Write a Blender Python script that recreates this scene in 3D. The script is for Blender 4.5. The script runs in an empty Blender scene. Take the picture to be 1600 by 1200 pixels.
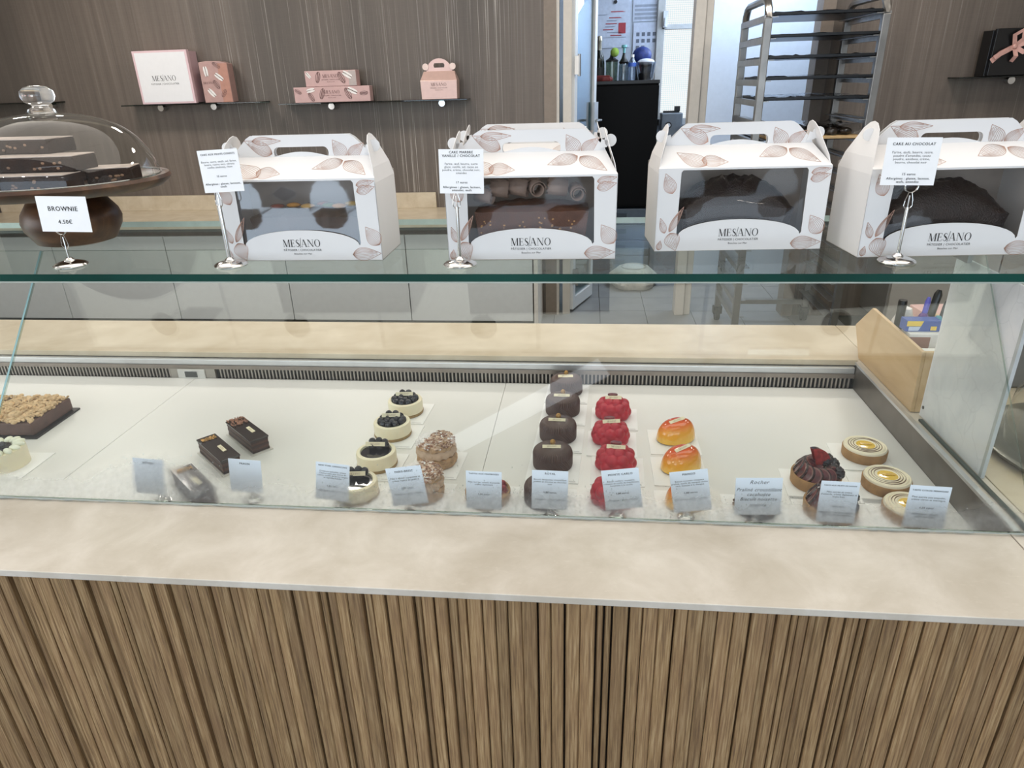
import bpy, bmesh, math, random
from mathutils import Matrix, Vector
from math import sin, cos, pi, radians as rad, sqrt
random.seed(7)
SC = bpy.context.scene
COL = SC.collection

# ---------------------------------------------------------------- camera, world, lights, exposure
cam = bpy.data.cameras.new('camera'); cam.sensor_width = 36; cam.lens = 1065.73*36/1600
cam.clip_start = .02; cam.clip_end = 60
cam_o = bpy.data.objects.new('camera', cam); COL.objects.link(cam_o)
R = ((.99446017, .01619561, -.10385887), (.10141268, -.40771871, .9074585), (-.02764836, -.91296394, -.40710246))
cam_o.matrix_world = Matrix(((R[0][0], -R[0][1], -R[0][2], 0), (R[1][0], -R[1][1], -R[1][2], 0), (R[2][0], -R[2][1], -R[2][2], 1.6), (0, 0, 0, 1)))
SC.camera = cam_o
W = bpy.data.worlds.new('world'); SC.world = W; W.use_nodes = True
W.node_tree.nodes['Background'].inputs[0].default_value = (.75, .85, 1, 1)
W.node_tree.nodes['Background'].inputs[1].default_value = 1.0
SC.view_settings.view_transform = 'Standard'; SC.view_settings.look = 'None'
SC.view_settings.gamma = 1; SC.view_settings.use_curve_mapping = False
SC.view_settings.exposure = -0.12
SC.cycles.use_denoising = True
SC.cycles.max_bounces = 10; SC.cycles.transparent_max_bounces = 24; SC.cycles.glossy_bounces = 5
SC.cycles.transmission_bounces = 8; SC.cycles.sample_clamp_indirect = 6
SC.cycles.caustics_reflective = False; SC.cycles.caustics_refractive = False

def area(name, loc, rot, sx, sy, energy, col, shape='RECTANGLE'):
    l = bpy.data.lights.new(name, 'AREA'); l.shape = shape; l.size = sx
    if shape in ('RECTANGLE', 'ELLIPSE'): l.size_y = sy
    l.energy = energy; l.color = col
    o = bpy.data.objects.new(name, l); COL.objects.link(o); o.location = loc; o.rotation_euler = rot
    return o
DAY = (.70, .85, 1.0); WARM = (1.0, .935, .85)
area('shop_window_daylight', (0, -3.3, 1.65), (rad(90), 0, 0), 6.4, 2.2, 108, DAY)
area('side_daylight_fill', (-4.35, -.6, 1.7), (rad(90), 0, rad(-90)), 3.4, 1.9, 66, (.97, .98, 1.0))  # soft light added from the left, where the wall has no window
area('overhead_fill', (-.2, 1.3, 2.74), (0, 0, 0), 4.2, 2.2, 24, WARM)  # unseen overhead fill, added for softer shading
for (x, y) in ((-2.9, 3.7), (-1.4, 3.7), (.1, 3.7), (1.6, 3.7), (-2.2, -1.6), (-1.0, -1.6), (.3, -1.6), (1.4, -1.6)):
    area('ceiling_downlight_beam', (x, y, 2.77), (0, 0, 0), .4 if y > 2 else .16, .4, 15 if y > 2 else 6, WARM, 'DISK')
for (x, y) in ((-3.2, 3.6), (2.6, 3.4)):
    area('ceiling_downlight_beam', (x, y, 2.77), (0, 0, 0), .16, .16, 7, WARM, 'DISK')
area('kitchen_daylight', (1.6, 6.25, 2.2), (rad(65), 0, rad(150)), 1.0, 1.0, 45, (.72, .85, 1.0))
area('kitchen_wall_fill', (1.35, 5.02, 2.55), (rad(58), 0, 0), .9, .2, 12, (.64, .80, 1.0))  # unseen fill added to brighten the partition wall
area('kitchen_overhead_fill', (1.2, 5.6, 2.7), (0, 0, 0), .5, .5, 22, (.75, .87, 1.0))  # unseen overhead light added to brighten the back room wall

# ---------------------------------------------------------------- helpers
def lin(h):
    if isinstance(h, (tuple, list)): return tuple(h) + ((1,) if len(h) == 3 else ())
    v = [int(h[i:i+2], 16)/255 for i in (0, 2, 4)]
    return tuple(c/12.92 if c <= .04045 else ((c+.055)/1.055)**2.4 for c in v) + (1,)

class NT:
    def __init__(s, m):
        s.m = m; m.use_nodes = True; s.t = m.node_tree; s.t.nodes.clear()
        s.out = s.n('ShaderNodeOutputMaterial')
    def n(s, typ, **kw):
        nd = s.t.nodes.new(typ)
        for k, v in kw.items(): setattr(nd, k, v)
        return nd
    def l(s, a, b): s.t.links.new(a, b)
    def inp(s, nd, k, v):
        if hasattr(v, 'is_output') or isinstance(v, bpy.types.NodeSocket): s.l(v, nd.inputs[k])
        else: nd.inputs[k].default_value = v
    def coords(s, scale=(1, 1, 1), kind='Object', rot=(0, 0, 0)):
        tc = s.n('ShaderNodeTexCoord'); mp = s.n('ShaderNodeMapping')
        mp.inputs['Scale'].default_value = scale; mp.inputs['Rotation'].default_value = rot
        s.l(tc.outputs[kind], mp.inputs['Vector']); return mp.outputs[0]
    def noise(s, vec, scale=5, detail=4, rough=.55, dist=0):
        nd = s.n('ShaderNodeTexNoise'); s.l(vec, nd.inputs['Vector'])
        nd.inputs['Scale'].default_value = scale; nd.inputs['Detail'].default_value = detail
        nd.inputs['Roughness'].default_value = rough; nd.inputs['Distortion'].default_value = dist
        return nd.outputs[0]
    def ramp(s, fac, stops, interp='LINEAR'):
        nd = s.n('ShaderNodeValToRGB'); s.l(fac, nd.inputs[0]); cr = nd.color_ramp; cr.interpolation = interp
        while len(cr.elements) < len(stops): cr.elements.new(.5)
        for e, (p, c) in zip(cr.elements, stops): e.position = p; e.color = lin(c)
        return nd.outputs[0]
    def mix(s, fac, a, b, blend='MIX'):
        nd = s.n('ShaderNodeMix', data_type='RGBA', blend_type=blend)
        s.inp(nd, 0, fac); s.inp(nd, 6, a); s.inp(nd, 7, b); return nd.outputs[2]
    def math(s, op, a, b=0, c=None, clamp=False):
        nd = s.n('ShaderNodeMath', operation=op); nd.use_clamp = clamp
        s.inp(nd, 0, a); s.inp(nd, 1, b)
        if c is not None: s.inp(nd, 2, c)
        return nd.outputs[0]
    def mixsh(s, fac, a, b):
        nd = s.n('ShaderNodeMixShader'); s.inp(nd, 0, fac); s.l(a, nd.inputs[1]); s.l(b, nd.inputs[2]); return nd.outputs[0]
    def bump(s, h, strength=.3, dist=.002):
        nd = s.n('ShaderNodeBump'); s.l(h, nd.inputs['Height']); nd.inputs['Strength'].default_value = strength
        nd.inputs['Distance'].default_value = dist; return nd.outputs[0]
    def bsdf(s, col, rough=.5, metal=0, normal=None, **kw):
        b = s.n('ShaderNodeBsdfPrincipled'); s.inp(b, 'Base Color', col); s.inp(b, 'Roughness', rough); s.inp(b, 'Metallic', metal)
        for k, v in kw.items(): s.inp(b, k.replace('_', ' '), v)
        if normal is not None: s.l(normal, b.inputs['Normal'])
        return b.outputs[0]
    def done(s, sh): s.l(sh, s.out.inputs[0]); return s.m

_mc = {}
def M(hexc, rough=.5, metal=0, coat=0, var=.06, nscale=30, bump=0, sss=0, spec=.5):
    """plain material with a little procedural variation of tone"""
    key = (hexc, rough, metal, coat, var, nscale, bump, sss, spec)
    if key in _mc: return _mc[key]
    t = NT(bpy.data.materials.new('mat')); c = lin(hexc); v = t.coords(); nz = t.noise(v, nscale, 3)
    lo = tuple(x*(1-var) for x in c[:3]) + (1,); hi = tuple(min(1, x*(1+var)) for x in c[:3]) + (1,)
    colr = t.ramp(nz, [(.35, lo), (.65, hi)])
    kw = {'Specular_IOR_Level': spec}
    if coat: kw['Coat_Weight'] = coat; kw['Coat_Roughness'] = .06
    if sss: kw['Subsurface_Weight'] = sss; kw['Subsurface_Radius'] = (.006, .003, .002)
    nm = t.bump(t.noise(v, nscale*6, 3), bump, .002) if bump else None
    m = t.done(t.bsdf(colr, rough, metal, nm, **kw)); _mc[key] = m
    return m

def schlick(t, f0=.04):
    lw = t.n('ShaderNodeLayerWeight'); lw.inputs[0].default_value = .5
    p = t.math('POWER', lw.outputs['Facing'], 5)
    return t.math('ADD', t.math('MULTIPLY', p, 1-f0), f0)

def glass_mat(name, tint, f0=.04, rough=0.0, boost=1.0, fog=None):
    t = NT(bpy.data.materials.new(name))
    tr = t.n('ShaderNodeBsdfTransparent'); tr.inputs[0].default_value = lin(tint)
    gl = t.n('ShaderNodeBsdfGlossy'); gl.inputs['Roughness'].default_value = rough; gl.inputs[0].default_value = (1, 1, 1, 1)
    fac = schlick(t, f0)
    if boost != 1: fac = t.math('MULTIPLY', fac, boost, clamp=True)
    sh = t.mixsh(fac, tr.outputs[0], gl.outputs[0])
    if fog: sh = fog(t, sh)
    return t.done(sh)

class MB:
    def __init__(s): s.v = []; s.f = []; s.mi = []; s.sm = []
    def add(s, vs, fs, mi=0, smooth=False, mtx=None):
        b = len(s.v)
        s.v += [tuple(mtx @ Vector(v)) for v in vs] if mtx is not None else [tuple(v) for v in vs]
        for f in fs: s.f.append(tuple(b+i for i in f)); s.mi.append(mi); s.sm.append(smooth)
        return s
    def box(s, x0, y0, z0, x1, y1, z1, mi=0, mtx=None):
        vs = [(x, y, z) for z in (z0, z1) for y in (y0, y1) for x in (x0, x1)]
        return s.add(vs, [(0, 2, 3, 1), (4, 5, 7, 6), (0, 1, 5, 4), (2, 6, 7, 3), (0, 4, 6, 2), (1, 3, 7, 5)], mi, False, mtx)
    def cbox(s, c, d, mi=0, rz=0, mtx=None):
        m = Matrix.Translation(c) @ Matrix.Rotation(rz, 4, 'Z')
        if mtx is not None: m = mtx @ m
        return s.box(-d[0]/2, -d[1]/2, -d[2]/2, d[0]/2, d[1]/2, d[2]/2, mi, m)
    def lathe(s, prof, seg=32, mi=0, mtx=None, smooth=True, rf=None, zf=None):
        vs = []; fs = []; n = len(prof)
        for i, (r, z) in enumerate(prof):
            for k in range(seg):
                a = 2*pi*k/seg; rr = rf(r, z, a) if rf else r
                vs.append((rr*cos(a), rr*sin(a), zf(r, z, a) if zf else z))
        for i in range(n-1):
            for k in range(seg):
                k2 = (k+1) % seg
                fs.append((i*seg+k, i*seg+k2, (i+1)*seg+k2, (i+1)*seg+k))
        if prof[0][0] > 1e-6: fs.append(tuple(reversed(range(seg))))
        if prof[-1][0] > 1e-6: fs.append(tuple(range((n-1)*seg, n*seg)))
        return s.add(vs, fs, mi, smooth, mtx)
    def cyl(s, c, r, h, seg=24, mi=0, mtx=None, r2=None):
        m = Matrix.Translation(c)
        if mtx is not None: m = mtx @ m
        return s.lathe([(r, 0), (r if r2 is None else r2, h)], seg, mi, m)
    def tube(s, pts, r, seg=8, mi=0, closed=False, mtx=None):
        P = [Vector(p) for p in pts]; n = len(P); vs = []; fs = []
        up = Vector((.13, .21, .97))
        for i in range(n):
            d = (P[(i+1) % n]-P[i-1]) if closed else (P[min(i+1, n-1)]-P[max(i-1, 0)])
            d.normalize(); a = d.cross(up)
            if a.length < .05: a = d.cross(Vector((1, 0, 0)))
            a.normalize(); b = d.cross(a); rr = r[i] if isinstance(r, (list, tuple)) else r
            for k in range(seg):
                t = 2*pi*k/seg; vs.append(P[i]+a*(cos(t)*rr)+b*(sin(t)*rr))
        for i in range(n if closed else n-1):
            j = (i+1) % n
            for k in range(seg):
                k2 = (k+1) % seg; fs.append((i*seg+k, i*seg+k2, j*seg+k2, j*seg+k))
        if not closed: fs += [tuple(reversed(range(seg))), tuple(range((n-1)*seg, n*seg))]
        return s.add(vs, fs, mi, True, mtx)
    def ball(s, c, r, seg=14, rings=8, mi=0, mtx=None, sc=(1, 1, 1), rot=None):
        m = Matrix.Translation(c)
        if rot is not None: m = m @ rot
        m = m @ Matrix.Diagonal((sc[0], sc[1], sc[2], 1))
        if mtx is not None: m = mtx @ m
        return s.lathe([(r*sin(pi*i/rings) if 0 < i < rings else 0, -r*cos(pi*i/rings)) for i in range(rings+1)], seg, mi, m)
    def prism(s, poly, t, plane='xz', off=0, mi=0, mtx=None):
        """flat convex-or-not polygon extruded by t; plane 'xz' extrudes along y, 'yz' along x, 'xy' along z"""
        def p3(a, b, d):
            return {'xz': (a, d, b), 'yz': (d, a, b), 'xy': (a, b, d)}[plane]
        n = len(poly); vs = [p3(a, b, off) for a, b in poly]+[p3(a, b, off+t) for a, b in poly]
        fs = [tuple(range(n)), tuple(reversed(range(n, 2*n)))]+[(i, i+n, (i+1) % n+n, (i+1) % n) for i in range(n)]
        return s.add(vs, fs, mi, False, mtx)
    def ribbon(s, pts, w, mi=0, mtx=None):
        """flat line of width w in the local xy plane"""
        P = [Vector((p[0], p[1])) for p in pts]; vs = []; fs = []; n = len(P)
        for i in range(n):
            d = P[min(i+1, n-1)]-P[max(i-1, 0)]
            if d.length < 1e-9: d = Vector((1, 0))
            d.normalize(); q = Vector((-d.y, d.x))*(w/2)
            vs += [(P[i].x+q.x, P[i].y+q.y, 0), (P[i].x-q.x, P[i].y-q.y, 0)]
        for i in range(n-1): fs.append((2*i, 2*i+1, 2*i+3, 2*i+2))
        return s.add(vs, fs, mi, False, mtx)
    def mesh(s, name, mats):
        me = bpy.data.meshes.new(name); me.from_pydata(s.v, [], s.f)
        for m in (mats if isinstance(mats, (list, tuple)) else [mats]): me.materials.append(m)
        me.polygons.foreach_set('material_index', s.mi); me.polygons.foreach_set('use_smooth', s.sm)
        bm = bmesh.new(); bm.from_mesh(me); bmesh.ops.recalc_face_normals(bm, faces=bm.faces); bm.to_mesh(me); bm.free()
        if any(s.sm): me.set_sharp_from_angle(angle=rad(42))
        me.update(); return me
    def build(s, name, mats, parent=None, loc=None, rot=None, bevel=0, kind=None, label=None):
        o = bpy.data.objects.new(name, s.mesh(name, mats)); COL.objects.link(o)
        if parent: o.parent = parent
        if loc: o.location = loc
        if rot: o.rotation_euler = rot
        if bevel:
            b = o.modifiers.new('bevel', 'BEVEL'); b.width = bevel; b.segments = 2; b.limit_method = 'ANGLE'
        if kind: o['kind'] = kind
        if label: o['label'] = label
        return o

def tag(o, label, cat, group=None):
    o['label'] = label; o['category'] = cat
    if group: o['group'] = group
    return o
def thing(name, label, cat, loc=(0, 0, 0), rz=0, group=None):
    o = bpy.data.objects.new(name, None); COL.objects.link(o); o.empty_display_size = .02
    o.location = loc; o.rotation_euler = (0, 0, rz); return tag(o, label, cat, group)
def dup(root, loc, rz, label):
    def cp(o, par):
        c = o.copy(); COL.objects.link(c)
        if par: c.parent = par
        for ch in list(o.children): cp(ch, c)
        return c
    r = cp(root, None); r.location = loc; r.rotation_euler = (0, 0, rz); r['label'] = label
    return r
def struct(o): o['kind'] = 'structure'; return o

# ---------------------------------------------------------------- lettering
def text_into(mb, lines, mtx=None, mi=0, oblique=0):
    """lines: (string, size, x, y, align, bold)"""
    for (s_, size, x, y, al, bold) in lines:
        c = bpy.data.curves.new('lettering', 'FONT'); c.body = s_; c.size = size; c.resolution_u = 2; c.align_x = al
        c.shear = oblique
        c.space_character = 1.14 if bold else 1.08
        o = bpy.data.objects.new('lettering', c); me = o.to_mesh()
        for dx, dz in (((0, 0), (size*.045, .00003)) if bold else ((0, 0),)):
            mb.add([(v.co.x+x+dx, v.co.y+y, dz) for v in me.vertices], [tuple(p.vertices) for p in me.polygons], mi, False, mtx)
        o.to_mesh_clear(); bpy.data.objects.remove(o); bpy.data.curves.remove(c)
XZ = Matrix(((1, 0, 0, 0), (0, 0, -1, 0), (0, 1, 0, 0), (0, 0, 0, 1)))     # local xy -> facing -y

def logo_into(mb, w, x, y, mtx=None, mi=0, slash=True):
    """MESIANO in thick-and-thin capitals, total width w, baseline y, centred on x"""
    q = []
    def bar(x0, y0, x1, y1, t):     # stroke of horizontal thickness t
        q.append([(x0-t/2, y0), (x0+t/2, y0), (x1+t/2, y1), (x1-t/2, y1)])
    def hb(x0, x1, yy, t): q.append([(x0, yy), (x1, yy), (x1, yy+t), (x0, yy+t)])
    TN, TK = .035, .14; o = 0
    # M
    bar(o+.08, 0, o+.08, 1, TN); bar(o+.45, 0, o+.12, 1, TK); bar(o+.45, 0, o+.8, 1, TN); bar(o+.84, 0, o+.84, 1, TK)
    hb(o-.02, o+.18, 0, TN); hb(o+.7, o+.98, 0, TN); hb(o-.02, o+.16, 1-TN, TN); hb(o+.76, o+.98, 1-TN, TN); o += 1.1
    # E
    bar(o+.1, 0, o+.1, 1, TK); hb(o-.04, o+.55, 0, TN); hb(o-.04, o+.52, 1-TN, TN); hb(o+.1, o+.42, .5, TN)
    bar(o+.54, 0, o+.56, .25, TN); bar(o+.51, .76, o+.51, 1, TN); bar(o+.42, .38, o+.42, .64, TN); o += .72
    # S
    pts = [(.47, .80), (.40, .93), (.27, .985), (.12, .9), (.08, .75), (.16, .6), (.32, .48), (.46, .34), (.47, .17), (.34, .03), (.18, .02), (.06, .1), (.02, .24)]
    wd = [.03, .04, .05, .09, .11, .14, .17, .14, .11, .08, .05, .04, .03]
    for i in range(len(pts)-1):
        (xa, ya), (xb, yb) = pts[i], pts[i+1]; d = Vector((xb-xa, yb-ya)).normalized(); nrm = Vector((-d.y, d.x))
        a, b = wd[i]/2, wd[i+1]/2
        q.append([(o+xa+nrm.x*a, ya+nrm.y*a), (o+xa-nrm.x*a, ya-nrm.y*a), (o+xb-nrm.x*b, yb-nrm.y*b), (o+xb+nrm.x*b, yb+nrm.y*b)])
    o += .58
    # I : long leaning stroke
    if slash: bar(o+.0, -.12, o+.2, 1.22, .055)
    o += .14
    # A
    bar(o+.1, 0, o+.42, 1, TN); bar(o+.78, 0, o+.44, 1, TK); hb(o+.2, o+.66, .32, TN); hb(o, o+.24, 0, TN); hb(o+.6, o+.94, 0, TN); o += .98
    # N
    bar(o+.1, 0, o+.1, 1, TN); bar(o+.76, 0, o+.14, 1, TK); bar(o+.78, 0, o+.78, 1, TN); hb(o, o+.24, 0, TN); hb(o+.66, o+.9, 1-TN, TN); hb(o-.02, o+.2, 1-TN, TN); o += 1.0
    # O
    n = 20
    for k in range(n):
        a, b = 2*pi*k/n, 2*pi*(k+1)/n
        q.append([(o+.42+.42*cos(a), .5+.52*sin(a)), (o+.42+.42*cos(b), .5+.52*sin(b)), (o+.42+.29*cos(b), .5+.485*sin(b)), (o+.42+.29*cos(a), .5+.485*sin(a))])
    o += .86
    k = w/o
    for poly in q: mb.add([(x-w/2+px*k, y+py*k*1.02, 0) for px, py in poly], [(0, 1, 2, 3)], mi, False, mtx)

INK = M('2a2624', .7, var=.02)
# ---------------------------------------------------------------- materials
def stone_mat(name, base, light, dark, scale=1.0, rough=.32):
    t = NT(bpy.data.materials.new(name)); v = t.coords()
    n1 = t.noise(v, 9*scale, 6, .62, .4); n2 = t.noise(t.coords((1, 2.4, 1)), 55*scale, 4, .6)
    c = t.ramp(n1, [(.3, dark), (.5, base), (.72, light)])
    fl = t.ramp(n2, [(.6, (0, 0, 0)), (.72, (1, 1, 1))])
    c = t.mix(t.math('MULTIPLY', fl, .3), c, lin(light))
    dk = t.ramp(t.noise(v, 120*scale, 2), [(.68, (0, 0, 0)), (.76, (1, 1, 1))])
    c = t.mix(t.math('MULTIPLY', dk, .25), c, lin(dark))
    return t.done(t.bsdf(c, rough, 0, t.bump(n2, .03, .001)))
STONE = stone_mat('beige_stone', 'c9c0b3', 'd8d0c5', 'bcb2a3')
STONE_WARM = stone_mat('beige_worktop_stone', 'c8bba5', 'd4c8b3', 'bcad94')
def slat_mat():
    t = NT(bpy.data.materials.new('oak_slat')); oi = t.n('ShaderNodeObjectInfo')
    tc = t.n('ShaderNodeTexCoord'); ad = t.n('ShaderNodeVectorMath', operation='ADD'); sc = t.n('ShaderNodeVectorMath', operation='SCALE')
    cmb = t.n('ShaderNodeCombineXYZ'); t.l(oi.outputs['Random'], cmb.inputs[0]); t.l(oi.outputs['Random'], cmb.inputs[2])
    t.l(cmb.outputs[0], sc.inputs[0]); sc.inputs['Scale'].default_value = 37
    t.l(tc.outputs['Object'], ad.inputs[0]); t.l(sc.outputs[0], ad.inputs[1])
    mp = t.n('ShaderNodeMapping'); mp.inputs['Scale'].default_value = (1, 1, .035); t.l(ad.outputs[0], mp.inputs[0])
    g = t.noise(mp.outputs[0], 420, 5, .6); mp2 = t.n('ShaderNodeMapping'); mp2.inputs['Scale'].default_value = (1, 1, .16); t.l(ad.outputs[0], mp2.inputs[0])
    b = t.noise(mp2.outputs[0], 38, 4, .6, .5)
    c = t.ramp(g, [(.3, '664e38'), (.5, '927551'), (.7, 'b09570')])
    c = t.mix(t.ramp(b, [(.42, (0, 0, 0)), (.75, (.6, .6, .6))]), c, lin('85664a'), 'MIX')
    hv = t.n('ShaderNodeHueSaturation'); t.l(c, hv.inputs['Color']); hv.inputs['Saturation'].default_value = 1.0
    t.l(t.math('MULTIPLY_ADD', oi.outputs['Random'], .34, .84), hv.inputs['Value'])
    return t.done(t.bsdf(hv.outputs[0], .55, 0, t.bump(g, .25, .0006)))
OAK = slat_mat()
def wall_mat():
    t = NT(bpy.data.materials.new('streaked_brown_panel')); tc = t.n('ShaderNodeTexCoord'); sp = t.n('ShaderNodeSeparateXYZ'); t.l(tc.outputs['Object'], sp.inputs[0])
    a = t.noise(t.coords((1, 1, .018)), 26, 4, .6); b = t.noise(t.coords((1, 1, .006)), 120, 3, .55)
    w = t.noise(t.coords((.05, 1, 1)), 330, 2, .5); w2 = t.noise(t.coords((1, 1, .05)), 330, 2, .5); big = t.noise(t.coords((1, 1, .12)), 1.1, 2)
    c = t.ramp(a, [(.25, '655b53'), (.5, '776c63'), (.75, '867b71')])
    c = t.mix(t.ramp(big, [(.40, (.75, .75, .75)), (.60, (0, 0, 0))]), c, lin('554e48'), 'MIX')
    st = t.ramp(b, [(.57, (0, 0, 0)), (.67, (1, 1, 1))])
    px = t.math('MULTIPLY_ADD', sp.outputs[0], 1/8.8, 4.5/8.8, clamp=True)
    reg = t.ramp(px, [(0, (.10, .10, .10)), (.2, (.12, .12, .12)), (.235, (1, 1, 1)), (.44, (.9, .9, .9)), (.48, (.35, .35, .35)), (.7, (.4, .4, .4)), (1, (.3, .3, .3))])
    rz = t.ramp(t.noise(t.coords((1, 1, .55)), 1.4, 3, .6), [(.40, (.25, .25, .25)), (.6, (1, 1, 1))])
    c = t.mix(t.math('MULTIPLY', t.math('MULTIPLY', st, t.math('MULTIPLY', reg, rz)), 1.0), c, lin('c4beb6'))
    c = t.mix(t.math('MULTIPLY', t.math('MULTIPLY', w, w2), .4), c, lin('2f2925'))
    return t.done(t.bsdf(c, .42, 0, t.bump(w, .08, .001)))
BROWN = wall_mat()
STEEL = M('a8a6a2', .28, 1, var=.05, nscale=12)
STEEL_DK = M('7d7771', .35, .8, var=.08)
CHROME = M('d9d7d4', .12, 1, var=.01)
ALU = M('cfd1d3', .35, .7, var=.03)
WHITE = M('e9e6e2', .5, var=.02)
DOORGREY = M('d6dadc', .45, var=.02)
FRAMEW = M('cfc9c0', .45, var=.03)
FRAMEB = M('85796e', .5, var=.05)
BLACK = M('121112', .4, var=.1)
CARD = M('f2f2f3', .55, var=.015)
CARTON = M('dfdddc', .5, var=.015, nscale=8)
ROSEGOLD = M('b08a78', .35, .35, var=.12)
PINK = M('caa8a5', .5, var=.03)

# ---------------------------------------------------------------- room shell
struct(MB().box(-4.6, -3.4, -.1, 4.4, 7.0, -.012).build('floor', M('4d4b49', .6, var=.1)))
floor = bpy.data.objects['floor']
tl = MB().box(-.1645, -.1645, -.0119, .1645, .1645, 0).mesh('floor_tile', M('8b8c8d', .35, var=.08, nscale=6))
for i in range(9):
    for j in range(8):
        o = bpy.data.objects.new('floor_tile', tl); COL.objects.link(o); o.parent = floor
        o.location = (-1.0515+.333*i+.165-.165, 4.44+.333*j, 0)
struct(MB().box(-4.6, -3.4, 2.8, 4.4, 7.0, 2.9).build('ceiling', M('efece7', .8, var=.02)))
struct(MB().box(-4.6, -3.4, 0, -4.5, 7.0, 2.8).build('wall_left', M('cfc8be', .7, var=.03)))
struct(MB().box(4.3, -3.4, 0, 4.4, 7.0, 2.8).build('wall_right', M('d6d0c8', .7, var=.03)))
f = MB().box(-4.5, -3.5, 0, 4.3, -3.4, .5).box(-4.5, -3.5, 2.75, 4.3, -3.4, 2.8)
f.box(-4.5, -3.5, .5, -3.3, -3.4, 2.75).box(3.3, -3.5, .5, 4.3, -3.4, 2.75)
struct(f.build('wall_front', M('cfc8be', .7, var=.03)))
wb = MB().box(-4.5, 4.85, 0, -.28, 4.97, 2.8).box(1.47, 4.85, 0, 4.3, 4.97, 2.8).box(-.28, 4.85, 2.35, 1.47, 4.97, 2.8)
wb = struct(wb.build('wall_back', BROWN))
MB().box(-.285, 4.838, 0, -.205, 4.975, 2.4).build('door_casing', FRAMEB, wb)
MB().box(-.205, 4.845, 0, -.187, 4.97, 2.4).build('casing_bead', FRAMEW, wb)
MB().box(1.40, 4.838, 0, 1.475, 4.975, 2.4).build('door_casing', FRAMEB, wb)
# glazed door leaf and its frame
d = struct(thing('door_1', 'x', 'door')); del d['category']; del d['label']
MB().box(-.162, 4.86, 0, -.108, 4.95, 2.35).build('jamb', FRAMEW, d)
MB().box(.650, 4.84, 0, .715, 4.97, 2.35).box(.715, 4.855, 0, .762, 4.96, 2.35).build('jamb', FRAMEW, d, bevel=.004)
leaf = bpy.data.objects.new('door_leaf', None); COL.objects.link(leaf); leaf.parent = d
leaf.location = (-.105, 4.90, .02); leaf.rotation_euler = (0, 0, math.atan2(.40, .145))
L = .43
MB().box(0, -.02, 0, .05, .02, 2.3).box(L-.05, -.02, 0, L, .02, 2.3).box(.05, -.02, 0, L-.05, .02, .09).box(.05, -.02, 2.2, L-.05, .02, 2.3).build('leaf_frame', M('dfe2e4', .35, var=.02), leaf, bevel=.004)
MB().box(.05, -.004, .09, L-.05, .004, 2.2).build('pane', glass_mat('door_glass', 'c9dbe0', .06, boost=1.6), leaf)
MB().box(L-.075, -.034, 1.0, L+.004, -.02, 1.42).build('handle_plate', M('c9cacb', .35, .5), leaf)
MB().tube([(L-.035, -.034, 1.3), (L-.035, -.07, 1.3), (L-.14, -.07, 1.3)], .009).build('lever_handle', STEEL, leaf)
for z in (.2, .98, 1.6):
    MB().box(-.012, -.05, z, .012, -.02, z+.11).cyl((0, -.05, z-.01), .01, .13, 10).build('hinge', STEEL, leaf)
# kitchen behind
struct(MB().box(-4.5, 6.5, 0, .56, 6.6, 2.8).box(.95, 6.5, 0, 4.3, 6.6, 2.8).box(.56, 6.5, 0, .95, 6.6, 1.2).box(.56, 6.5, 2.3, .95, 6.6, 2.8).build('wall_kitchen', M('c9ced6', .7, var=.03)))
struct(MB().box(.90, 5.75, 0, 2.6, 5.85, 2.8).build('wall_partition', M('d5e0f0', .65, var=.02)))
def window_glow():
    t = NT(bpy.data.materials.new('wired_frosted_pane')); v = t.coords()
    w1 = t.n('ShaderNodeTexBrick'); t.l(t.coords((1, 1, 1), rot=(rad(90), 0, 0)), w1.inputs['Vector'])
    w1.offset = 0; w1.inputs['Color1'].default_value = w1.inputs['Color2'].default_value = (1, 1, 1, 1)
    w1.inputs['Mortar'].default_value = (.62, .72, .74, 1); w1.inputs['Scale'].default_value = 1
    w1.inputs['Mortar Size'].default_value = .0022; w1.inputs['Brick Width'].default_value = .016; w1.inputs['Row Height'].default_value = .016
    nz = t.noise(v, 60, 3); c = t.mix(t.math('MULTIPLY', nz, .35), w1.outputs[0], lin((.75, .86, .9)))
    e = t.n('ShaderNodeEmission'); t.l(c, e.inputs[0]); e.inputs[1].default_value = 1.15
    return t.done(e.outputs[0])
GLOW = window_glow()
w = struct(thing('window_1', 'x', 'w')); del w['category']; del w['label']
fw = M('b9b6b0', .5, var=.05)
MB().box(.56, 6.46, 1.2, .625, 6.6, 2.3).box(.89, 6.46, 1.2, .95, 6.6, 2.3).box(.6, 6.46, 1.945, .9, 6.6, 1.985).box(.56, 6.46, 1.2, .95, 6.6, 1.255).box(.56, 6.46, 2.24, .95, 6.6, 2.3).build('window_frame', fw, w, bevel=.004)
for z0, z1 in ((1.25, 1.95), (1.98, 2.25)):
    MB().box(.62, 6.54, z0, .895, 6.55, z1).build('pane', GLOW, w)
MB().box(.605, 6.43, 1.96, .64, 6.46, 2.08).box(.615, 6.41, 1.97, .628, 6.43, 2.03).build('window_catch', M('d9dadb', .4), w)

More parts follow.
